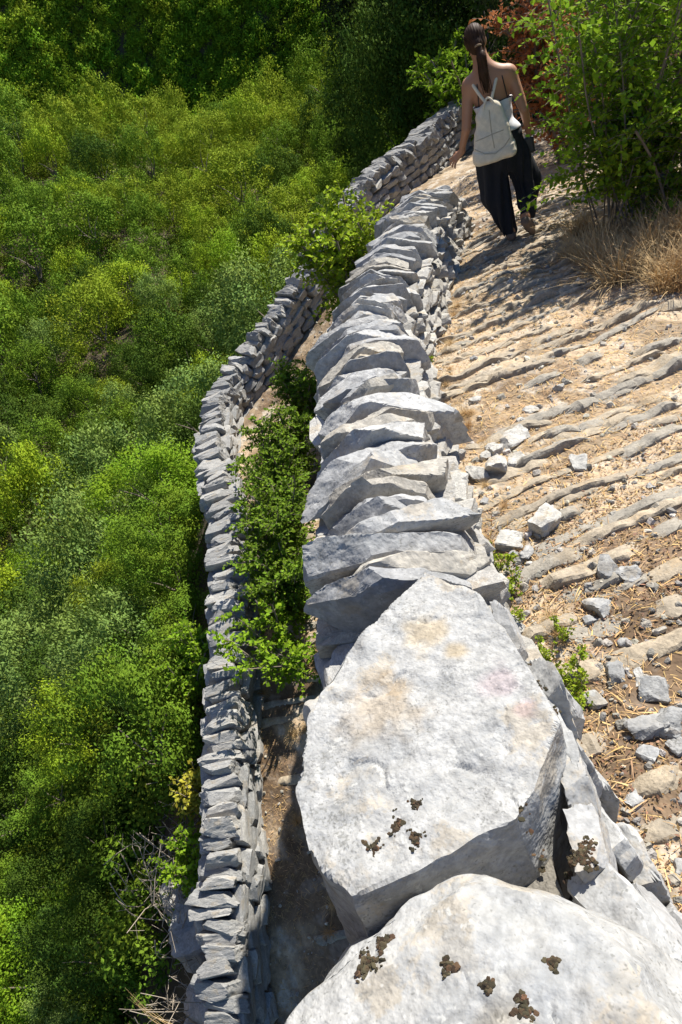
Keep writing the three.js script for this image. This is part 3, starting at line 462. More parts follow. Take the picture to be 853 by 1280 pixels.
function trunkGeo(seed, h, r) {
  const R = rng(seed), gs = [];
  const limb = (a, b, r0, r1) => { const m = a.clone().lerp(b, 0.5).add(rdir(R).multiplyScalar(a.distanceTo(b) * 0.12)); const c = new THREE.CatmullRomCurve3([a, m, b]), t = new THREE.TubeGeometry(c, 5, 1, 5), p = t.attributes.position; for (let i = 0; i <= 5; i++) { const o = c.getPointAt(i / 5), k = lerp(r0, r1, i / 5); for (let j = 0; j <= 5; j++) { const q = i * 6 + j; p.setXYZ(q, o.x + (p.getX(q) - o.x) * k, o.y + (p.getY(q) - o.y) * k, o.z + (p.getZ(q) - o.z) * k); } } t.computeVertexNormals(); gs.push(t); };
  const top = V((R() - 0.5) * 0.2, h * 0.6, (R() - 0.5) * 0.2); limb(V(0, -0.3, 0), top, r, r * 0.7);
  for (let i = 0; i < 6; i++) { const a = i * 1.05 + R(), s = top.clone().multiplyScalar(0.6 + 0.4 * R()), e = V(Math.cos(a) * h * 0.3, h * (0.75 + 0.35 * R()), Math.sin(a) * h * 0.3); limb(s, e, r * 0.5, r * 0.12); }
  return mergeGeometries(gs);
}
// a shrub of stems and leafy twigs; returns { stems, leaves }
function shrub(seed, { h = 1, spread = 0.6, stems = 6, twigs = 14, per = 16, leaf = 0.045, wide = 0.42, droop = 0.1, lean = [0, 0], r = 0.012, low = 0.1 }) {
  const R = rng(seed), L = new Leaves(), gs = [];
  const tube = (pts, r0, seg = 5, rad = 4) => { const c = new THREE.CatmullRomCurve3(pts), t = new THREE.TubeGeometry(c, seg, r0, rad); gs.push(t); return c; };
  for (let s = 0; s < stems; s++) {
    const a = R() * 6.283, o = spread * Math.sqrt(R()), e = V(Math.cos(a) * o + lean[0] * h, h * (0.7 + 0.35 * R()), Math.sin(a) * o + lean[1] * h), b = V((R() - 0.5) * 0.35 * spread, -0.05, (R() - 0.5) * 0.35 * spread);
    const m = b.clone().lerp(e, 0.5).add(V((R() - 0.5) * 0.2 * h, 0.12 * h, (R() - 0.5) * 0.2 * h)), c = tube([b, m, e], r * (0.6 + 0.6 * R()), 8, 5);
    for (let t = 0; t < twigs; t++) {
      const u = low + (1 - low) * Math.pow(R(), 0.8), q = c.getPointAt(u), d = rdir(R); d.y = Math.abs(d.y) * 0.7 - droop * R(); d.addScaledVector(V(q.x, 0, q.z), 0.6).normalize();
      const len = h * (0.16 + 0.2 * R()) * (1.15 - 0.5 * u), e2 = q.clone().addScaledVector(d, len), m2 = q.clone().lerp(e2, 0.5).add(V(0, len * 0.12, 0)), tc = tube([q, m2, e2], r * 0.22, 3, 3), tone = 0.8 + 0.4 * R();
      for (let i = 0; i < per; i++) {
        const v = 0.12 + 0.88 * (i + R()) / per, p = tc.getPointAt(Math.min(1, v)), ax = tc.getTangentAt(Math.min(1, v)), out = rdir(R); out.addScaledVector(ax, -out.dot(ax)).normalize();
        const dir = out.clone().addScaledVector(ax, 0.7).add(V(0, -0.1, 0)).normalize(), nor = V(0, 1, 0).add(rdir(R).multiplyScalar(0.6)); nor.addScaledVector(dir, -nor.dot(dir)).normalize();
        const k = tone * (0.75 + 0.5 * R()), w = (R() - 0.5) * 0.2; L.add(p, dir, nor, leaf * (0.6 + 0.7 * R()), leaf * wide * (0.6 + 0.4 * R()), [k * (1 + w), k, k * (1 - w)], 0.3);
      }
    }
  }
  return { stems: mergeGeometries(gs), leaves: L.build() };
}
function addShrub(name, label, mat, pos, opt, seed, group, turn = 0) {
  const t = thing(name, label, name === 'tree' ? 'tree' : 'shrub', pos, group), s = shrub(seed, opt); t.rotation.y = turn;
  mesh('stems', s.stems, M.bark, t); mesh('foliage', s.leaves, mat, t); return t;
}
const G = (x, z, dy = 0) => [x, ground(x, z) + dy, z];
addShrub('shrub', 'bright green leafy shrub growing between the two walls at the hairpin', M.leaf.bright, [1.25, -1.35, -9.1], { h: 1.65, spread: 0.66, stems: 20, twigs: 30, per: 15, leaf: 0.07, r: 0.012 }, 1001);
addShrub('shrub', 'tall leafy shrub with thin bare stems at the inner edge of the path', M.leaf.lush, G(2.9, -5.35), { h: 1.75, spread: 0.72, stems: 20, twigs: 32, per: 13, leaf: 0.052, lean: [0.2, 0.0], r: 0.0065, low: 0.14 }, 1002);
addShrub('shrub', 'dense dark shrub behind the tall stemmed shrub on the bank', M.leaf.mid, G(3.7, -6.0), { h: 1.9, spread: 0.8, stems: 14, twigs: 26, per: 14, leaf: 0.05, r: 0.014 }, 1003);
addShrub('shrub', 'shaded shrub overhanging the bank above the dry grass', M.leaf.mid, G(3.3, -5.0), { h: 1.0, spread: 0.5, stems: 10, twigs: 22, per: 14, leaf: 0.045, r: 0.012 }, 1004);
addShrub('shrub', 'low dense shrub at the foot of the tall stemmed shrub', M.leaf.bright, G(3.15, -5.25), { h: 0.85, spread: 0.5, stems: 16, twigs: 24, per: 13, leaf: 0.045, r: 0.006 }, 1008);
addShrub('shrub', 'tall shrub on the bank behind the woman', M.leaf.bright, G(4.3, -7.3), { h: 2.5, spread: 0.9, stems: 14, twigs: 24, per: 13, leaf: 0.06, r: 0.016 }, 1005);
addShrub('shrub', 'russet dead-leaved shrub beyond the woman', M.leaf.russet, G(4.5, -9.3), { h: 2.3, spread: 0.8, stems: 18, twigs: 28, per: 14, leaf: 0.07, r: 0.016 }, 1006);
addShrub('shrub', 'light green bush poking over the far end of the outer wall', M.leaf.lush, [5.0, -0.7, -14.6], { h: 1.75, spread: 0.7, stems: 12, twigs: 20, per: 14, leaf: 0.1, r: 0.016 }, 1007);
[[0.12, -8.6, 1.1, 0.35], [-0.38, -7.8, 1.05, 0.42], [-0.62, -7.1, 1.1, 0.45], [-0.72, -6.4, 1.1, 0.45], [-0.82, -5.75, 0.95, 0.4]].forEach(([x, z, h, s], i) => addShrub('shrub', 'dense green shrub at the foot of the upper wall on the lower path', M.leaf.mid, G(x, z), { h, spread: s, stems: 18, twigs: 28, per: 14, leaf: 0.048, r: 0.008 }, 1010 + i, 'shrubs at the foot of the upper wall'));
addShrub('shrub', 'sparse shrub with trailing leafy shoots over the dry lower path', M.leaf.lush, G(-0.95, -5.15), { h: 0.95, spread: 0.42, stems: 9, twigs: 14, per: 15, leaf: 0.055, droop: 0.7, r: 0.008, lean: [-0.2, 0.15] }, 1020);
addShrub('shrub', 'yellow-leaved small bush just outside the lower wall', M.leaf.yellow, [-2.55, slope(-2.55, -5.0), -5.0], { h: 0.9, spread: 0.3, stems: 8, twigs: 14, per: 12, leaf: 0.06, r: 0.008 }, 1021);
addShrub('shrub', 'vivid green small bush clinging to the outside of the lower wall', M.leaf.lush, [-2.3, slope(-2.3, -6.2) + 0.3, -6.2], { h: 1.0, spread: 0.32, stems: 8, twigs: 18, per: 13, leaf: 0.055, r: 0.008 }, 1022);
addShrub('shrub', 'light green low bush outside the lower wall near the bare twigs', M.leaf.lush, [-2.75, slope(-2.75, -4.3) + 0.1, -4.3], { h: 0.75, spread: 0.3, stems: 8, twigs: 16, per: 12, leaf: 0.05, r: 0.008 }, 1023);
// small green herbs at the foot of the upper wall on the path side
{ const s = shrub(1030, { h: 0.12, spread: 0.08, stems: 7, twigs: 7, per: 8, leaf: 0.014, r: 0.0012 });
  [[0.47, -1.55], [0.44, -1.75], [0.5, -1.9], [0.52, -2.05], [0.5, -1.42], [0.56, -1.6], [0.6, -2.9], [0.48, -1.33], [0.86, -4.1]].forEach(([x, z], i) => { const t = thing('herb', 'tiny green herb rooted where the path meets the upper wall', 'plant', G(x, z), 'herbs along the wall foot'); t.rotation.y = i * 1.3; t.scale.setScalar(0.7 + 0.1 * (i % 5)); mesh('stems', s.stems, M.twig, t); mesh('foliage', s.leaves, M.leaf.olive, t); }); }
// dry grass
function tuftGeo(seed, n, h, w, out) { const R = rng(seed), gs = []; for (let i = 0; i < n; i++) { const g = blade(h * (0.5 + 0.6 * R()), w * (0.7 + 0.6 * R()), 0.15 + 0.7 * R(), 4); g.rotateX(out * R()); g.rotateY(R() * 6.283); const a = R() * 6.28, r = 0.35 * h * R() * out; g.translate(r * Math.cos(a), 0, r * Math.sin(a)); gs.push(g); } return mergeGeometries(gs); }
{ const T = [tuftGeo(1, 200, 0.26, 0.0028, 1.1), tuftGeo(2, 180, 0.22, 0.0026, 1.25), tuftGeo(3, 200, 0.3, 0.0028, 0.95)], R = rng(61);
  const spots = [...Array.from({ length: 34 }, () => [2.4 + 1.0 * R(), -3.7 - 1.9 * R()]), [2.55, -4.75], [2.7, -4.55], [2.5, -4.5], [2.75, -4.3], [2.6, -4.2], [2.9, -4.6], [2.85, -4.85], [2.45, -4.95], [2.65, -5.05], [2.95, -4.2], [2.7, -3.95], [3.1, -4.4], [2.35, -4.7], [2.5, -4.0], [2.95, -3.8], [2.9, -5.0], [3.1, -4.9], [3.2, -5.4], [2.75, -5.5], [2.35, -4.35]];
  spots.forEach(([x, z], i) => { const m = mesh('dry_grass_tuft', T[i % 3], i % 3 === 1 ? M.strawDark : M.straw); m.position.set(...G(x, z, -0.01)); m.rotation.y = R() * 6; m.scale.setScalar(0.75 + 0.5 * R()); tag(m, 'straw-coloured dry grass tuft on the bank under the shrubs', 'grass', 'dry grass tufts on the bank'); });
  for (let i = 0; i < 26; i++) { const k = 20 + Math.floor(R() * 45), p = WS[k], x = p.x + (R() - 0.6) * 0.7, z = p.z; if (nearest(lowT, x, z).d < 0.2) continue; const m = mesh('dry_grass_tuft', T[i % 3], i % 2 ? M.strawDark : M.straw); m.position.set(...G(x, z, -0.01)); m.scale.setScalar(0.35 + 0.3 * R()); m.rotation.y = R() * 6; tag(m, 'low brown grass tuft on the lower path', 'grass', 'grass tufts on the lower path'); }
  for (let i = 0; i < 22; i++) { const z = -1.2 - 4 * R(), w = mainT.reduce((b, p) => (Math.abs(p.z - z) < Math.abs(b.z - z) ? p : b)), x = w.x + 0.42 + 0.1 * R(); const m = mesh('dry_grass_tuft', T[i % 3], i % 2 ? M.strawDark : M.straw); m.position.set(...G(x, z, -0.005)); m.scale.setScalar(0.16 + 0.16 * R()); m.rotation.y = R() * 6; tag(m, 'little dry grass tuft at the path-side foot of the upper wall', 'grass', 'grass tufts along the wall foot'); }
  const g = mesh('dry_grass_tuft', tuftGeo(9, 90, 0.9, 0.005, 0.35), M.straw); g.position.set(-3.1, slope(-3.1, -3.2) + 0.1, -3.2); g.rotation.set(0.2, 0, 1.15); tag(g, 'long pale grass tuft bending out sideways below the lower wall', 'grass');
}
{ // dry seed-headed stalks on the right bank, bare twigs under the lower wall
  const mk = (seed, n, h, sp) => { const R = rng(seed), gs = []; for (let i = 0; i < n; i++) { const a = R() * 6.283, e = V(Math.cos(a) * sp * R(), h * (0.5 + 0.5 * R()), Math.sin(a) * sp * R()), b = V((R() - 0.5) * 0.2 * sp, 0, (R() - 0.5) * 0.2 * sp), m = b.clone().lerp(e, 0.5).add(rdir(R).multiplyScalar(0.3 * h)); const c = new THREE.CatmullRomCurve3([b, m, e]); gs.push(new THREE.TubeGeometry(c, 6, 0.005 * h, 4)); for (let k = 0; k < 5; k++) { const q = c.getPointAt(0.4 + 0.6 * R()), f = q.clone().add(rdir(R).multiplyScalar(0.25 * h * R())); gs.push(new THREE.TubeGeometry(new THREE.LineCurve3(q, f), 1, 0.0025 * h, 3)); } } return mergeGeometries(gs); };
  [[-3.35, -4.4, 26, 1.0, 0.8], [-3.6, -5.1, 22, 1.1, 0.8], [-3.2, -3.6, 20, 0.8, 0.7], [-3.0, -5.6, 14, 0.8, 0.6]].forEach(([x, z, n, h, s], i) => { const m = mesh('bare_twigs', mk(70 + i, n, h, s), M.twig); m.position.set(x, slope(x, z), z); tag(m, 'tangle of bare grey twigs on the slope outside the lower wall', 'twigs', 'bare twigs below the lower wall'); });
  const d = addShrub('shrub', 'dry pinkish seed-headed plant at the edge of the bank', leafMat(0.42, 0.27, 0.15, 0.2), G(3.35, -4.55), { h: 1.55, spread: 0.28, stems: 7, twigs: 14, per: 10, leaf: 0.028, r: 0.006, wide: 0.5, lean: [0.05, 0.1] }, 1040);
}
{ // rocks on the slope under the lower wall
  [[-3.1, -4.1, 0.3], [-2.9, -3.4, 0.28], [-3.4, -4.8, 0.25], [-2.7, -2.9, 0.3], [-3.3, -3.4, 0.22], [-2.75, -3.9, 0.2], [-3.0, -2.6, 0.3]].forEach(([x, z, s], i) => { const m = mesh('slope_rock', rock(1100 + i, { dims: [s, s * 0.8, s * 0.9], n: 10, jit: 0.3, cuts: 7, rough: 0.03, freq: 5 }), M.low[i % 4]); m.position.set(x, slope(x, z) + 0.02, z); m.rotation.y = i; tag(m, 'grey rock among the twigs on the slope outside the lower wall', 'rock', 'rocks below the lower wall'); });
}

// ---------------------------------------------------------------- forest
const frust = (p, m = 1.12) => { const q = p.clone().project(camera); return Math.abs(q.x) < m && Math.abs(q.y) < m && q.z < 1; };
const crowns = { near: [0, 1, 2, 3].map((i) => crown(2000 + i, { clumps: 66, per: 150, leaf: 0.044, loose: 0.24 })), mid: [0, 1, 2, 3, 4].map((i) => crown(2100 + i, { clumps: 50, per: 110, leaf: 0.056, loose: 0.26 })), far: [0, 1, 2, 3].map((i) => crown(2200 + i, { clumps: 46, per: 96, leaf: 0.062, loose: 0.27 })) };
crowns.fine = [0, 1].map((i) => crown(2500 + i, { clumps: 190, per: 80, leaf: 0.034, loose: 0.16 }));
const trunks = [trunkGeo(1, 1.4, 0.045), trunkGeo(2, 1.4, 0.04)];
const kinds = [['bright', 'yellow-green round-crowned tree'], ['mid', 'mid-green leafy tree'], ['dark', 'dark green dense tree'], ['pale', 'pale grey-green tree'], ['olive', 'olive-tinted feathery tree'], ['lush', 'fresh green broad tree']];
const zones = { near: ['low on the slope just outside the lower wall', 'on the near slope'], mid: ['in the middle of the forest below the walls', 'in the valley'], far: ['high on the facing side of the gorge', 'on the facing slope'] };
function tree(zone, kind, mat, x, y, z, r, R, label, group, flat = 1) {
  const t = thing('tree', label, 'tree', [x, y, z], group), h = r * 1.05;
  const tr = mesh('trunk', trunks[Math.floor(R() * 2)], M.bark, t); tr.scale.set(r, h / 0.95, r);
  const c = mesh('crown', crowns[zone][Math.floor(R() * crowns[zone].length)], mat, t); const tall = R(); c.position.y = h * (1.05 + 0.6 * tall); c.scale.set(r * (0.9 + 0.25 * R()), r * flat * (0.85 + 0.7 * tall), r * (0.9 + 0.25 * R())); c.rotation.y = R() * 6.28; c.rotation.x = (R() - 0.5) * 0.3;
  return t;
}
{
  const R = rng(81), spots = [], rest = [];
  for (let k = 0; k < 26000; k++) {
    const d = 4.2 * Math.pow(100 / 4.2, Math.pow(R(), 0.62)), az = (-68 + 96 * R()) * D2R, x = d * Math.sin(az), z = -d * Math.cos(az);
    const nl = nearest(lowT, x, z); const r = (0.5 + 0.032 * Math.min(d, 60) + (d > 8 ? 0.2 : 0)) * (0.64 + 0.68 * Math.pow(R(), 1.3));
    if (d < 45 && nl.d > -(0.55 + r * 0.8)) continue; if (z > -5.6 && x > -4.3 - r) continue; if (az > 5 * D2R && d < 24) continue;
    const y = slope(x, z), top = y + r * 2.2;
    if (d < 45 && top > nl.y + 0.35 * -nl.d - 0.35) continue;
    if (!frust(V(x, y + r * 1.3, z), 1.1 + 1.5 * r / d)) continue;
    if (spots.some((s) => (s.x - x) ** 2 + (s.z - z) ** 2 < (0.71 * (s.r + r)) ** 2)) continue;
    spots.push({ x, y, z, r, d, k: fbm3(x * 0.12 + 9, 4, z * 0.12, 3) * 2 + R() * 1.2 - 0.6 });
  }
  spots.sort((a, b) => b.r / b.d - a.r / a.d);
  spots.forEach((s, i) => {
    const zone = s.d < 16 ? 'near' : s.d < 42 ? 'mid' : 'far', ki = s.d > 42 ? [4, 0, 4, 1, 1, 1, 2, 0][Math.floor(R() * 8)] : [0, 1, 1, 5, 4, 2, 2, 3, 5, 1][Math.floor(R() * 10)], K = kinds[ki];
    if (i < 290) tree(zone, K[0], M.leaf[K[0]], s.x, s.y, s.z, s.r, R, K[1] + ' ' + zones[zone][0], K[1] + 's ' + zones[zone][1]); else rest.push(s);
  });
  console.log('trees', spots.length);
  const mats = rest.map((s) => new THREE.Matrix4().compose(V(s.x, s.y + s.r * 1.2, s.z), new THREE.Quaternion().setFromEuler(new THREE.Euler(0, R() * 6, 0)), V(s.r, s.r * (0.9 + 0.3 * R()), s.r)));
  if (mats.length) stuff('forest', crowns.far[0], M.leaf.olive, mats, null, 'massed small tree crowns covering the facing slope of the gorge', 'forest');
  // undergrowth filling the gaps between the crowns
  const um = [], uc = []; const ug = crown(2300, { clumps: 24, per: 50, leaf: 0.1, loose: 0.34 });
  for (let k = 0; k < 9000 && um.length < 1500; k++) { const d = 4.4 * Math.pow(105 / 4.4, Math.pow(R(), 0.7)), az = (-68 + 96 * R()) * D2R, x = d * Math.sin(az), z = -d * Math.cos(az), nl = nearest(lowT, x, z); if (d < 45 && nl.d > -1.3) continue; if (az > 5 * D2R && d < 18) continue; const y = slope(x, z); if (!frust(V(x, y + 0.5, z))) continue; if (d < 7.5 && x > -4.6 && R() < 0.8) continue; const s = 0.35 + 0.016 * d + 0.3 * R(); um.push(new THREE.Matrix4().compose(V(x, y + s * 0.3, z), new THREE.Quaternion().setFromEuler(new THREE.Euler(0, R() * 6, 0)), V(s, s * 0.8, s))); const c = 0.6 + 0.6 * R(); uc.push(new THREE.Color(c * (0.9 + 0.4 * R()), c, c)); }
  stuff('undergrowth', ug, M.leaf.mid, um, null, 'low green scrub filling the gaps between the forest trees', 'scrub', uc);
  // the far hillside
  const fm = [], fc = []; const fg = crown(2400, { clumps: 26, per: 26, leaf: 0.17, loose: 0.34 });
  for (let k = 0; k < 24000 && fm.length < 3000; k++) { const d = 103 + 42 * R(), az = (-30 + 60 * R()) * D2R, x = d * Math.sin(az), z = -d * Math.cos(az), y = slope(x, z); if (!frust(V(x, y + 1, z), 1.06)) continue; if (fbm3(x * 0.05, 7, z * 0.05, 3) > 0.2 && R() < 0.7) continue; const s = 0.9 + 1.5 * R() * R(); fm.push(new THREE.Matrix4().compose(V(x, y + s * 0.7, z), new THREE.Quaternion().setFromEuler(new THREE.Euler(0, R() * 6, 0)), V(s, s * (0.9 + 0.5 * R()), s))); const c = 0.6 + 0.5 * R(); fc.push(new THREE.Color(c * (0.75 + 0.3 * R()), c, c)); }
  stuff('distant_wood', fg, M.leaf.bright, fm, null, 'distant trees and scrub on the far hillside', 'wood', fc);
  // trees beyond the hairpin; the blackish ones have shade painted into the leaf colour
  [[4.9, -17.4, 1.9], [6.2, -17.0, 2.2], [7.6, -17.6, 2.6], [6.0, -20.5, 2.5], [8.0, -22, 3.2], [9.6, -19.6, 3.0], [8.0, -25, 3.4], [9.5, -26, 3.8], [12.5, -22.5, 3.6], [8.2, -15.2, 2.2], [10.4, -15.4, 2.4], [7.2, -12.6, 1.7], [9.2, -12.0, 2.2], [6.2, -11.4, 1.7]].forEach(([x, z, r], i) => { const kind = [0, 1, 3, 5].includes(i) ? 'dark' : 'paintedShade', lab = { dark: ['leafy dark green tree standing behind the bend of the outer wall', 'green trees behind the wall bend'], paintedShade: ['tree beyond the hairpin with its shade painted as blackish leaves', 'trees with painted shade beyond the hairpin'] }[kind]; tree('fine', kind, M.leaf[kind], x, Math.max(slope(x, z), -3.4), z, r, R, lab[0], lab[1], 1.15); });
}
// ---------------------------------------------------------------- the walking woman
// surface nets: a closed smooth mesh of the zero level of f
function nets(f, lo, hi, cell) {
  const n = [0, 1, 2].map((k) => Math.ceil((hi[k] - lo[k]) / cell) + 1), [nx, ny, nz] = n, v = new Float32Array(nx * ny * nz), at = (i, j, k) => i + nx * (j + ny * k), pos = [], idx = [], id = new Int32Array(nx * ny * nz).fill(-1);
  for (let k = 0; k < nz; k++) for (let j = 0; j < ny; j++) for (let i = 0; i < nx; i++) v[at(i, j, k)] = f(lo[0] + i * cell, lo[1] + j * cell, lo[2] + k * cell);
  const c = new Float32Array(8), E = [[0, 1], [2, 3], [4, 5], [6, 7], [0, 2], [1, 3], [4, 6], [5, 7], [0, 4], [1, 5], [2, 6], [3, 7]];
  for (let k = 0; k < nz - 1; k++) for (let j = 0; j < ny - 1; j++) for (let i = 0; i < nx - 1; i++) {
    let neg = 0; for (let b = 0; b < 8; b++) { c[b] = v[at(i + (b & 1), j + (b >> 1 & 1), k + (b >> 2))]; if (c[b] < 0) neg++; } if (neg === 0 || neg === 8) continue; let x = 0, y = 0, z = 0, m = 0;
    for (const [a, b] of E) if ((c[a] < 0) !== (c[b] < 0)) { const t = c[a] / (c[a] - c[b]); x += (a & 1) + t * ((b & 1) - (a & 1)); y += (a >> 1 & 1) + t * ((b >> 1 & 1) - (a >> 1 & 1)); z += (a >> 2) + t * ((b >> 2) - (a >> 2)); m++; }
    if (m) { id[at(i, j, k)] = pos.length / 3; pos.push(lo[0] + (i + x / m) * cell, lo[1] + (j + y / m) * cell, lo[2] + (k + z / m) * cell); }
  }
  const quad = (a, b, c, d, flip) => { if (a < 0 || b < 0 || c < 0 || d < 0) return; flip ? idx.push(a, c, b, a, d, c) : idx.push(a, b, c, a, c, d); };
  for (let k = 1; k < nz - 1; k++) for (let j = 1; j < ny - 1; j++) for (let i = 1; i < nx - 1; i++) {
    const s = v[at(i, j, k)] < 0;
    if (s !== v[at(i + 1, j, k)] < 0) quad(id[at(i, j - 1, k - 1)], id[at(i, j, k - 1)], id[at(i, j, k)], id[at(i, j - 1, k)], !s);
    if (s !== v[at(i, j + 1, k)] < 0) quad(id[at(i - 1, j, k - 1)], id[at(i - 1, j, k)], id[at(i, j, k)], id[at(i, j, k - 1)], !s);
    if (s !== v[at(i, j, k + 1)] < 0) quad(id[at(i - 1, j - 1, k)], id[at(i, j - 1, k)], id[at(i, j, k)], id[at(i - 1, j, k)], !s);
  }
  const g = geom(pos, idx); g.computeVertexNormals(); const uv = []; for (let i = 0; i < pos.length; i += 3) uv.push(pos[i] * 3, pos[i + 1] * 3); g.setAttribute('uv', new THREE.Float32BufferAttribute(uv, 2)); return g;
}
const smin = (a, b, k) => { const h = Math.max(k - Math.abs(a - b), 0) / k; return Math.min(a, b) - h * h * k * 0.25; };
const cone = (a, b, r0, r1) => { const dx = b[0] - a[0], dy = b[1] - a[1], dz = b[2] - a[2], l = dx * dx + dy * dy + dz * dz; return (x, y, z) => { const px = x - a[0], py = y - a[1], pz = z - a[2], t = clamp((px * dx + py * dy + pz * dz) / l, 0, 1); return Math.hypot(px - t * dx, py - t * dy, pz - t * dz) - lerp(r0, r1, t); }; };
const blob = (c, r) => { const m = Math.min(...r); return (x, y, z) => { const a = (x - c[0]) / r[0], b = (y - c[1]) / r[1], d = (z - c[2]) / r[2], k = Math.hypot(a, b, d), k2 = Math.hypot(a / r[0], b / r[1], d / r[2]); return k2 > 1e-9 ? k * (k - 1) / k2 : -m; }; };
const join = (fs, k) => (x, y, z) => { let d = fs[0](x, y, z); for (let i = 1; i < fs.length; i++) d = smin(d, fs[i](x, y, z), k); return d; };
{
  const py = ground(2.395, -6.149), at = [2.395, py, -6.149], turn = -0.3715;
  const skin = new THREE.MeshStandardMaterial({ color: new THREE.Color().setRGB(0.37, 0.18, 0.10), roughness: 0.55 });
  const hairM = new THREE.MeshPhysicalMaterial({ color: new THREE.Color().setRGB(0.045, 0.022, 0.012), roughness: 0.6, specularIntensity: 0.3 });
  const cloth = (r, g, b, rough = 0.95) => new THREE.MeshStandardMaterial({ color: new THREE.Color().setRGB(r, g, b), map: clothMap, bumpMap: clothMap, bumpScale: 0.002, roughness: rough });
  const black = cloth(0.012, 0.014, 0.02), white = cloth(0.78, 0.78, 0.80), cream = cloth(0.76, 0.66, 0.5, 0.8), seamM = cloth(0.50, 0.43, 0.325), shoeM = cloth(0.17, 0.13, 0.105), darkM = cloth(0.02, 0.02, 0.025, 0.5);
  const P = thing('person', 'woman in white strappy top and wide black trousers walking away down the path', 'person', at); P.rotation.y = turn;
  // joints: x to the viewer's right, y up, z towards the viewer (her back)
  const shL = [-0.17, 1.285, 0.0], elL = [-0.245, 1.0, 0.045], wrL = [-0.325, 0.825, -0.02], shR = [0.165, 1.28, 0.0], elR = [0.228, 1.005, 0.07], wrR = [0.245, 0.785, -0.04];
  const hipL = [-0.085, 0.84, 0], knL = [-0.06, 0.45, -0.03], anL = [-0.03, 0.08, 0.02], hipR = [0.085, 0.84, 0], knR = [0.15, 0.46, -0.13], anR = [0.11, 0.20, 0.16];
  const torso = join([blob([-0.005, 1.18, -0.005], [0.15, 0.16, 0.095]), blob([-0.002, 0.99, -0.005], [0.122, 0.15, 0.085]), blob([0, 0.83, 0.01], [0.168, 0.13, 0.12]), cone([-0.145, 1.283, 0.005], [0.14, 1.28, 0.005], 0.052, 0.052), cone([-0.012, 1.27, 0.01], [-0.035, 1.40, 0.0], 0.075, 0.05), cone([-0.035, 1.375, 0.012], [-0.125, 1.305, 0.01], 0.04, 0.045), cone([-0.02, 1.375, 0.012], [0.12, 1.3, 0.01], 0.04, 0.045)], 0.07);
  const legsEarly = [[-0.085, 0.84, 0], [-0.06, 0.45, -0.03], [0.085, 0.84, 0], [0.15, 0.46, -0.13]], thighs = join([cone(legsEarly[0], legsEarly[1], 0.085, 0.055), cone(legsEarly[2], legsEarly[3], 0.085, 0.055)], 0.03), core2 = (x, y, z) => smin(torso(x, y, z), thighs(x, y, z), 0.05);
  const limbs = join([cone(shL, elL, 0.052, 0.038), cone(elL, wrL, 0.037, 0.024), cone(shR, elR, 0.052, 0.038), cone(elR, wrR, 0.037, 0.024)], 0.012);
  const legs = join([cone(hipL, knL, 0.085, 0.055), cone(knL, anL, 0.053, 0.036), cone(hipR, knR, 0.085, 0.055), cone(knR, anR, 0.053, 0.036), cone(anL, [-0.035, 0.05, -0.12], 0.036, 0.028), cone(anR, [0.14, 0.12, 0.09], 0.034, 0.026)], 0.03);
  const hc = [-0.058, 1.575, -0.015];
  const neck = cone([-0.03, 1.36, 0.0], [-0.052, 1.52, -0.01], 0.05, 0.05);
  const head = join([blob(hc, [0.073, 0.098, 0.09]), blob([-0.05, 1.53, -0.05], [0.055, 0.075, 0.06]), blob([-0.04, 1.475, -0.085], [0.03, 0.025, 0.03]), neck], 0.03);
  const face = [cone([-0.035, 1.575, -0.112], [-0.03, 1.545, -0.128], 0.008, 0.013), blob([0.017, 1.555, -0.015], [0.011, 0.03, 0.02]), blob([-0.128, 1.56, -0.005], [0.011, 0.03, 0.02]), blob([-0.035, 1.508, -0.108], [0.022, 0.008, 0.01]), blob([-0.062, 1.578, -0.098], [0.016, 0.01, 0.01]), blob([-0.008, 1.578, -0.096], [0.016, 0.01, 0.01])];
  const headF = (x, y, z) => { let d = head(x, y, z); for (const f of face) d = smin(d, f(x, y, z), 0.012); return d; };
  const bodyF = (x, y, z) => { let d = smin(torso(x, y, z), limbs(x, y, z), 0.003 + 0.042 * smoothstep(y, 1.12, 1.24)); d = smin(d, legs(x, y, z), 0.05); d = smin(d, neck(x, y, z), 0.05); return smin(d, head(x, y, z), 0.03); };
  const hand = (w, dir, nor, spread, curl) => { // palm and five fingers from the wrist; dir = along the hand, nor = out of the back of the hand
    const d = V(...dir).normalize(), n = V(...nor).addScaledVector(d, -V(...nor).dot(d)).normalize(), s = d.clone().cross(n), o = V(...w), pt = (a, b, c) => { const q = o.clone().addScaledVector(d, a).addScaledVector(s, b).addScaledVector(n, c); return [q.x, q.y, q.z]; };
    const fs = [cone(pt(-0.02, 0, 0), pt(0.02, 0, 0), 0.023, 0.02)], palm = [cone(pt(0.02, 0.02, 0), pt(0.075, 0.027, 0), 0.014, 0.0125), cone(pt(0.02, 0, 0), pt(0.08, 0.005, 0), 0.015, 0.013), cone(pt(0.02, -0.015, 0), pt(0.072, -0.024, 0), 0.014, 0.012)];
    const fin = []; [[0.029, 0.078, 0.062], [0.010, 0.084, 0.072], [-0.010, 0.081, 0.066], [-0.027, 0.072, 0.052]].forEach(([b, a, l], i) => { const sp = (1.5 - i) * spread, k = curl; fin.push(join([cone(pt(a - 0.01, b, 0), pt(a + l * 0.45, b + sp * 0.4, -l * 0.2 * k), 0.0085, 0.008), cone(pt(a + l * 0.45, b + sp * 0.4, -l * 0.2 * k), pt(a + l * (0.8 - 0.2 * k), b + sp * 0.8, -l * 0.6 * k), 0.008, 0.0072), cone(pt(a + l * (0.8 - 0.2 * k), b + sp * 0.8, -l * 0.6 * k), pt(a + l * (1 - 0.45 * k), b + sp, -l * 0.95 * k), 0.0072, 0.0062)], 0.006)); });
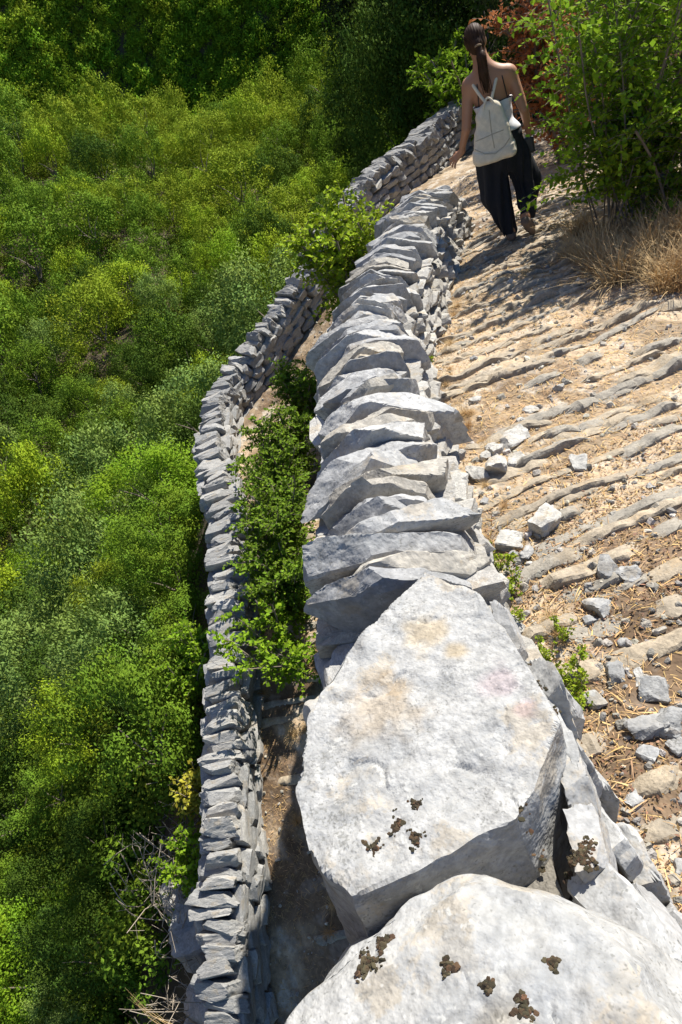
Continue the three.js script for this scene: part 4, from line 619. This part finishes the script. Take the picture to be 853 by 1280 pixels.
    fin.push(join([cone(pt(0.025, 0.02, -0.004), pt(0.05, 0.052, -0.012), 0.013, 0.010), cone(pt(0.05, 0.052, -0.012), pt(0.078, 0.064, -0.02), 0.0095, 0.0075)], 0.008));
    const base = join([...fs, ...palm], 0.02); return (x, y, z) => { let q = base(x, y, z); for (const f of fin) q = smin(q, f(x, y, z), 0.007); return q; };
  };
  const hL = hand(wrL, [-0.8, -0.5, -0.15], [0.1, 0.75, 0.55], 0.02, 0.35), hR = hand(wrR, [-0.1, -1, -0.12], [0.85, 0, 0.5], 0.004, 0.95);
  const bx = (w, r) => [[w[0] - r, w[1] - r, w[2] - r], [w[0] + r, w[1] + r, w[2] + r]];
  const body = mergeGeometries([nets(bodyF, [-0.42, -0.02, -0.2], [0.36, 1.5, 0.25], 0.011), nets(headF, [-0.16, 1.42, -0.17], [0.05, 1.70, 0.12], 0.0042), nets((x, y, z) => smin(hL(x, y, z), cone(elL, wrL, 0.037, 0.024)(x, y, z), 0.015), ...bx([-0.38, 0.785, -0.03], 0.115), 0.0035), nets((x, y, z) => smin(hR(x, y, z), cone(elR, wrR, 0.037, 0.024)(x, y, z), 0.015), ...bx([0.24, 0.73, -0.05], 0.115), 0.0035)]);
  mesh('body', body, skin, P);
  // camisole with thin dark edge and straps
  const hemY = (x) => 1.125 + 0.12 * x * x;
  const topM = mesh('top', nets((x, y, z) => Math.max(core2(x, y, z) - 0.017 - 0.003 * Math.sin(y * 60 + x * 20), y - hemY(x), 0.885 - y), [-0.24, 0.8, -0.15], [0.24, 1.18, 0.2], 0.009), white, P);
  const tube = (pts, r, seg = 24, rad = 6) => new THREE.TubeGeometry(new THREE.CatmullRomCurve3(pts.map((p) => V(...p))), seg, r, rad);
  const onto = (f, x, y, from = 0.4) => { let z = from; for (let i = 0; i < 60; i++) { const d = f(x, y, z); if (d < 0.001) break; z -= Math.max(0.001, d * 0.7); } return z; };
  const skinB = (x, y) => onto((a, b, c) => smin(torso(a, b, c), limbs(a, b, c), 0.045), x, y, 0.3);
  for (const s of [-1, 1]) mesh('top_strap', tube([[s * 0.115, 1.12, skinB(s * 0.115, 1.12) + 0.004], [s * 0.108, 1.2, skinB(s * 0.108, 1.2) + 0.003], [s * 0.1, 1.28, skinB(s * 0.1, 1.28) + 0.003], [s * 0.098, 1.335, 0.01], [s * 0.1, 1.25, -0.1], [s * 0.09, 1.16, -0.11]], 0.0042), darkM, topM);
  mesh('top_edge', tube([-0.155, -0.1, -0.05, 0, 0.05, 0.1, 0.15].map((x) => [x, hemY(x), skinB(x, hemY(x)) + 0.016]), 0.004), darkM, topM);
  // wide trousers gathered at the ankles
  const trou = join([blob([0.0, 0.84, 0.01], [0.172, 0.14, 0.125]), blob([0.0, 0.70, 0.0], [0.2, 0.15, 0.135]), cone([-0.1, 0.72, 0], [-0.105, 0.40, -0.01], 0.12, 0.115), cone([-0.105, 0.40, -0.01], [-0.04, 0.09, 0.02], 0.115, 0.06), cone([0.1, 0.72, -0.02], [0.175, 0.43, -0.07], 0.115, 0.105), cone([0.175, 0.43, -0.07], [0.13, 0.21, 0.11], 0.105, 0.062)], 0.028);
  mesh('trousers', nets((x, y, z) => Math.max(smin(trou(x, y, z), core2(x, y, z) - 0.011, 0.02) - 0.013 * Math.sin(Math.atan2(z, x + (x > 0.03 ? -0.12 : 0.08)) * 7 + y * 9) * smoothstep(0.85 - y, 0, 0.2) - 0.006 * fbm3(x * 14, y * 9, z * 14, 3), y - 0.93), [-0.27, 0.02, -0.25], [0.33, 0.97, 0.24], 0.0095), black, P);
  // hair: cap, tied back, ponytail
  const hairF = (x, y, z) => { const d = join([blob([-0.06, 1.59, 0.0], [0.084, 0.103, 0.097]), blob([-0.055, 1.54, 0.05], [0.06, 0.06, 0.05]), blob([-0.05, 1.555, 0.092], [0.028, 0.03, 0.028])], 0.03)(x, y, z) - 0.0012 * Math.sin(x * 330 + y * 60); return Math.max(d, -(z + 0.055 + (1.60 - y) * 0.45), 1.475 - y - z * 0.25); };
  mesh('hair', nets(hairF, [-0.17, 1.44, -0.12], [0.06, 1.72, 0.15], 0.005), hairM, P);
  const pony = join([cone([-0.045, 1.55, 0.10], [-0.03, 1.46, 0.125], 0.02, 0.034), cone([-0.03, 1.46, 0.125], [-0.035, 1.36, 0.115], 0.034, 0.036), cone([-0.035, 1.36, 0.115], [-0.03, 1.22, 0.125], 0.036, 0.010)], 0.02);
  const ponyM = mesh('ponytail', nets((x, y, z) => pony(x, y, z) - 0.0022 * Math.sin((x + z * 0.6) * 260 + y * 18), [-0.11, 1.18, 0.04], [0.05, 1.6, 0.18], 0.005), hairM, P);
  { const R = rng(66), st = []; for (let i = 0; i < 46; i++) { const a = R() * 6.28, r = 0.034 * Math.sqrt(R()), ox = Math.cos(a) * r, oz = Math.sin(a) * r, e = 0.5 + 0.9 * R(), l = 1.20 + 0.09 * R(); st.push(tube([[-0.045 + ox * 0.4, 1.545, 0.112 + oz * 0.3], [-0.03 + ox * 1.15, 1.45, 0.132 + oz], [-0.035 + ox * 1.25, 1.35, 0.122 + oz], [-0.03 + ox * e, l, 0.125 + oz * 0.8]], 0.0022, 10, 3)); } for (let i = 0; i < 30; i++) { const a = -1.4 + 2.8 * R(), b = 1.6 + 0.085 * R(); st.push(tube([[-0.06 + 0.088 * Math.sin(a), b - 0.02, 0.098 * Math.cos(a) - 0.002], [-0.06 + 0.08 * Math.sin(a * 0.7), 1.575 + 0.02 * R(), 0.104 * Math.cos(a * 0.7)], [-0.048, 1.555, 0.118]], 0.0018, 8, 3)); } mesh('hair_strands', mergeGeometries(st), hairM, ponyM); }
  mesh('hair_tie', new THREE.TorusGeometry(0.021, 0.0075, 8, 16).rotateX(1.2).translate(-0.043, 1.54, 0.107), cloth(0.3, 0.2, 0.12), ponyM);
  const shoe = (a, b, c) => join([cone(a, b, 0.043, 0.04), cone(b, c, 0.042, 0.03)], 0.03);
  const sl = shoe([-0.03, 0.042, 0.055], [-0.035, 0.04, -0.07], [-0.04, 0.035, -0.15]); mesh('shoe', nets((x, y, z) => Math.max(sl(x, y, z), 0.006 - y), [-0.1, -0.01, -0.2], [0.05, 0.1, 0.12], 0.007), shoeM, P);
  const sr = shoe([0.105, 0.175, 0.185], [0.135, 0.10, 0.11], [0.15, 0.035, 0.06]); mesh('shoe', nets(sr, [0.05, -0.01, 0.0], [0.21, 0.25, 0.25], 0.007), shoeM, P);
  // rucksack
  const B = thing('rucksack', 'cream leather rucksack with grey seams worn on the back of the woman', 'rucksack', at); B.rotation.y = turn;
  const packF = (x, y, z) => { const t = clamp((y - 0.735) / 0.42, 0, 1), hw = lerp(0.17, 0.075, t * t * 0.85 + t * 0.15), dp = lerp(0.075, 0.035, t), cx = lerp(-0.058, -0.035, t), cz = lerp(0.205, 0.155, t); const qx = Math.abs(x - cx) - hw + 0.04, qz = Math.abs(z - cz) - dp + 0.035, qy = Math.max(0.735 - y, y - 1.155) + 0.04; const d = Math.hypot(Math.max(qx, 0), Math.max(qz, 0), Math.max(qy, 0)) + Math.min(Math.max(qx, qy, qz), 0) - 0.04; const vy = 0.80 + 0.35 * Math.abs(x + 0.048) ** 1.2; return d - 0.011 * smoothstep(vy - y, -0.004, 0.012) - 0.012 * fbm3(x * 11, y * 11, z * 11, 3) - 0.004 * Math.sin(y * 40 + x * 25) * (t > 0.5 ? 1 : 0.2); };
  const bagM = mesh('bag', nets(packF, [-0.26, 0.68, 0.05], [0.14, 1.2, 0.32], 0.0075), cream, B);
  const seam = (pts, r) => { const q = []; for (let i = 0; i < pts.length - 1; i++) for (let k = 0; k < 6; k++) { const x = lerp(pts[i][0], pts[i + 1][0], k / 6), y = lerp(pts[i][1], pts[i + 1][1], k / 6); q.push([x, y, onto(packF, x, y) - r * 0.2]); } mesh('seam', tube(q, r, 36, 5), seamM, bagM); };
  seam([[-0.04, 1.1], [-0.05, 0.96], [-0.048, 0.80]], 0.005); seam([[-0.185, 0.915], [-0.05, 0.93], [0.065, 0.935]], 0.004); seam([[-0.2, 0.86], [-0.13, 0.81], [-0.048, 0.79], [0.03, 0.82], [0.09, 0.875]], 0.005);
  const strap = (pts, w) => { const c = new THREE.CatmullRomCurve3(pts.map((p) => V(...p))), s = new THREE.Shape(); s.moveTo(-0.003, -w); s.lineTo(0.003, -w); s.lineTo(0.003, w); s.lineTo(-0.003, w); const g = new THREE.TubeGeometry(c, 26, w, 8), p = g.attributes.position; for (let i = 0; i <= 26; i++) { const o = c.getPointAt(i / 26); for (let j = 0; j <= 8; j++) { const q = i * 9 + j; p.setZ(q, o.z + (p.getZ(q) - o.z) * 0.45); } } g.computeVertexNormals(); return g; };
  mesh('shoulder_strap', strap([[-0.045, 1.135, 0.155], [-0.085, 1.2, 0.125], [-0.13, 1.29, 0.075], [-0.15, 1.335, 0.01], [-0.145, 1.28, -0.085], [-0.13, 1.15, -0.11], [-0.15, 0.95, -0.08], [-0.17, 0.8, 0.14]], 0.013), cream, B);
  mesh('shoulder_strap', strap([[-0.02, 1.14, 0.155], [0.015, 1.21, 0.125], [0.055, 1.29, 0.08], [0.075, 1.34, 0.01], [0.085, 1.28, -0.085], [0.08, 1.15, -0.115], [0.12, 0.95, -0.09], [0.09, 0.8, 0.14]], 0.013), cream, B);
  mesh('handle', tube([[-0.085, 1.08, 0.2], [-0.075, 1.14, 0.195], [-0.035, 1.185, 0.18], [0.005, 1.14, 0.195], [0.01, 1.08, 0.2]], 0.009), cream, B);
  const F = thing('camera_pouch', 'small black pouch held in the right hand of the woman', 'pouch', at); F.rotation.y = turn;
  mesh('case', nets((x, y, z) => Math.hypot(Math.max(Math.abs(x - 0.232) - 0.028, 0), Math.max(Math.abs(y - 0.72) - 0.05, 0), Math.max(Math.abs(z + 0.03) - 0.018, 0)) - 0.014, [0.17, 0.62, -0.1], [0.3, 0.82, 0.04], 0.006), darkM, F);
  mesh('wrist_strap', tube([[0.235, 0.77, -0.01], [0.27, 0.8, -0.03], [0.262, 0.79, -0.07], [0.225, 0.78, -0.07], [0.215, 0.79, -0.03]], 0.005), darkM, F);
}
renderer.render(scene, camera);
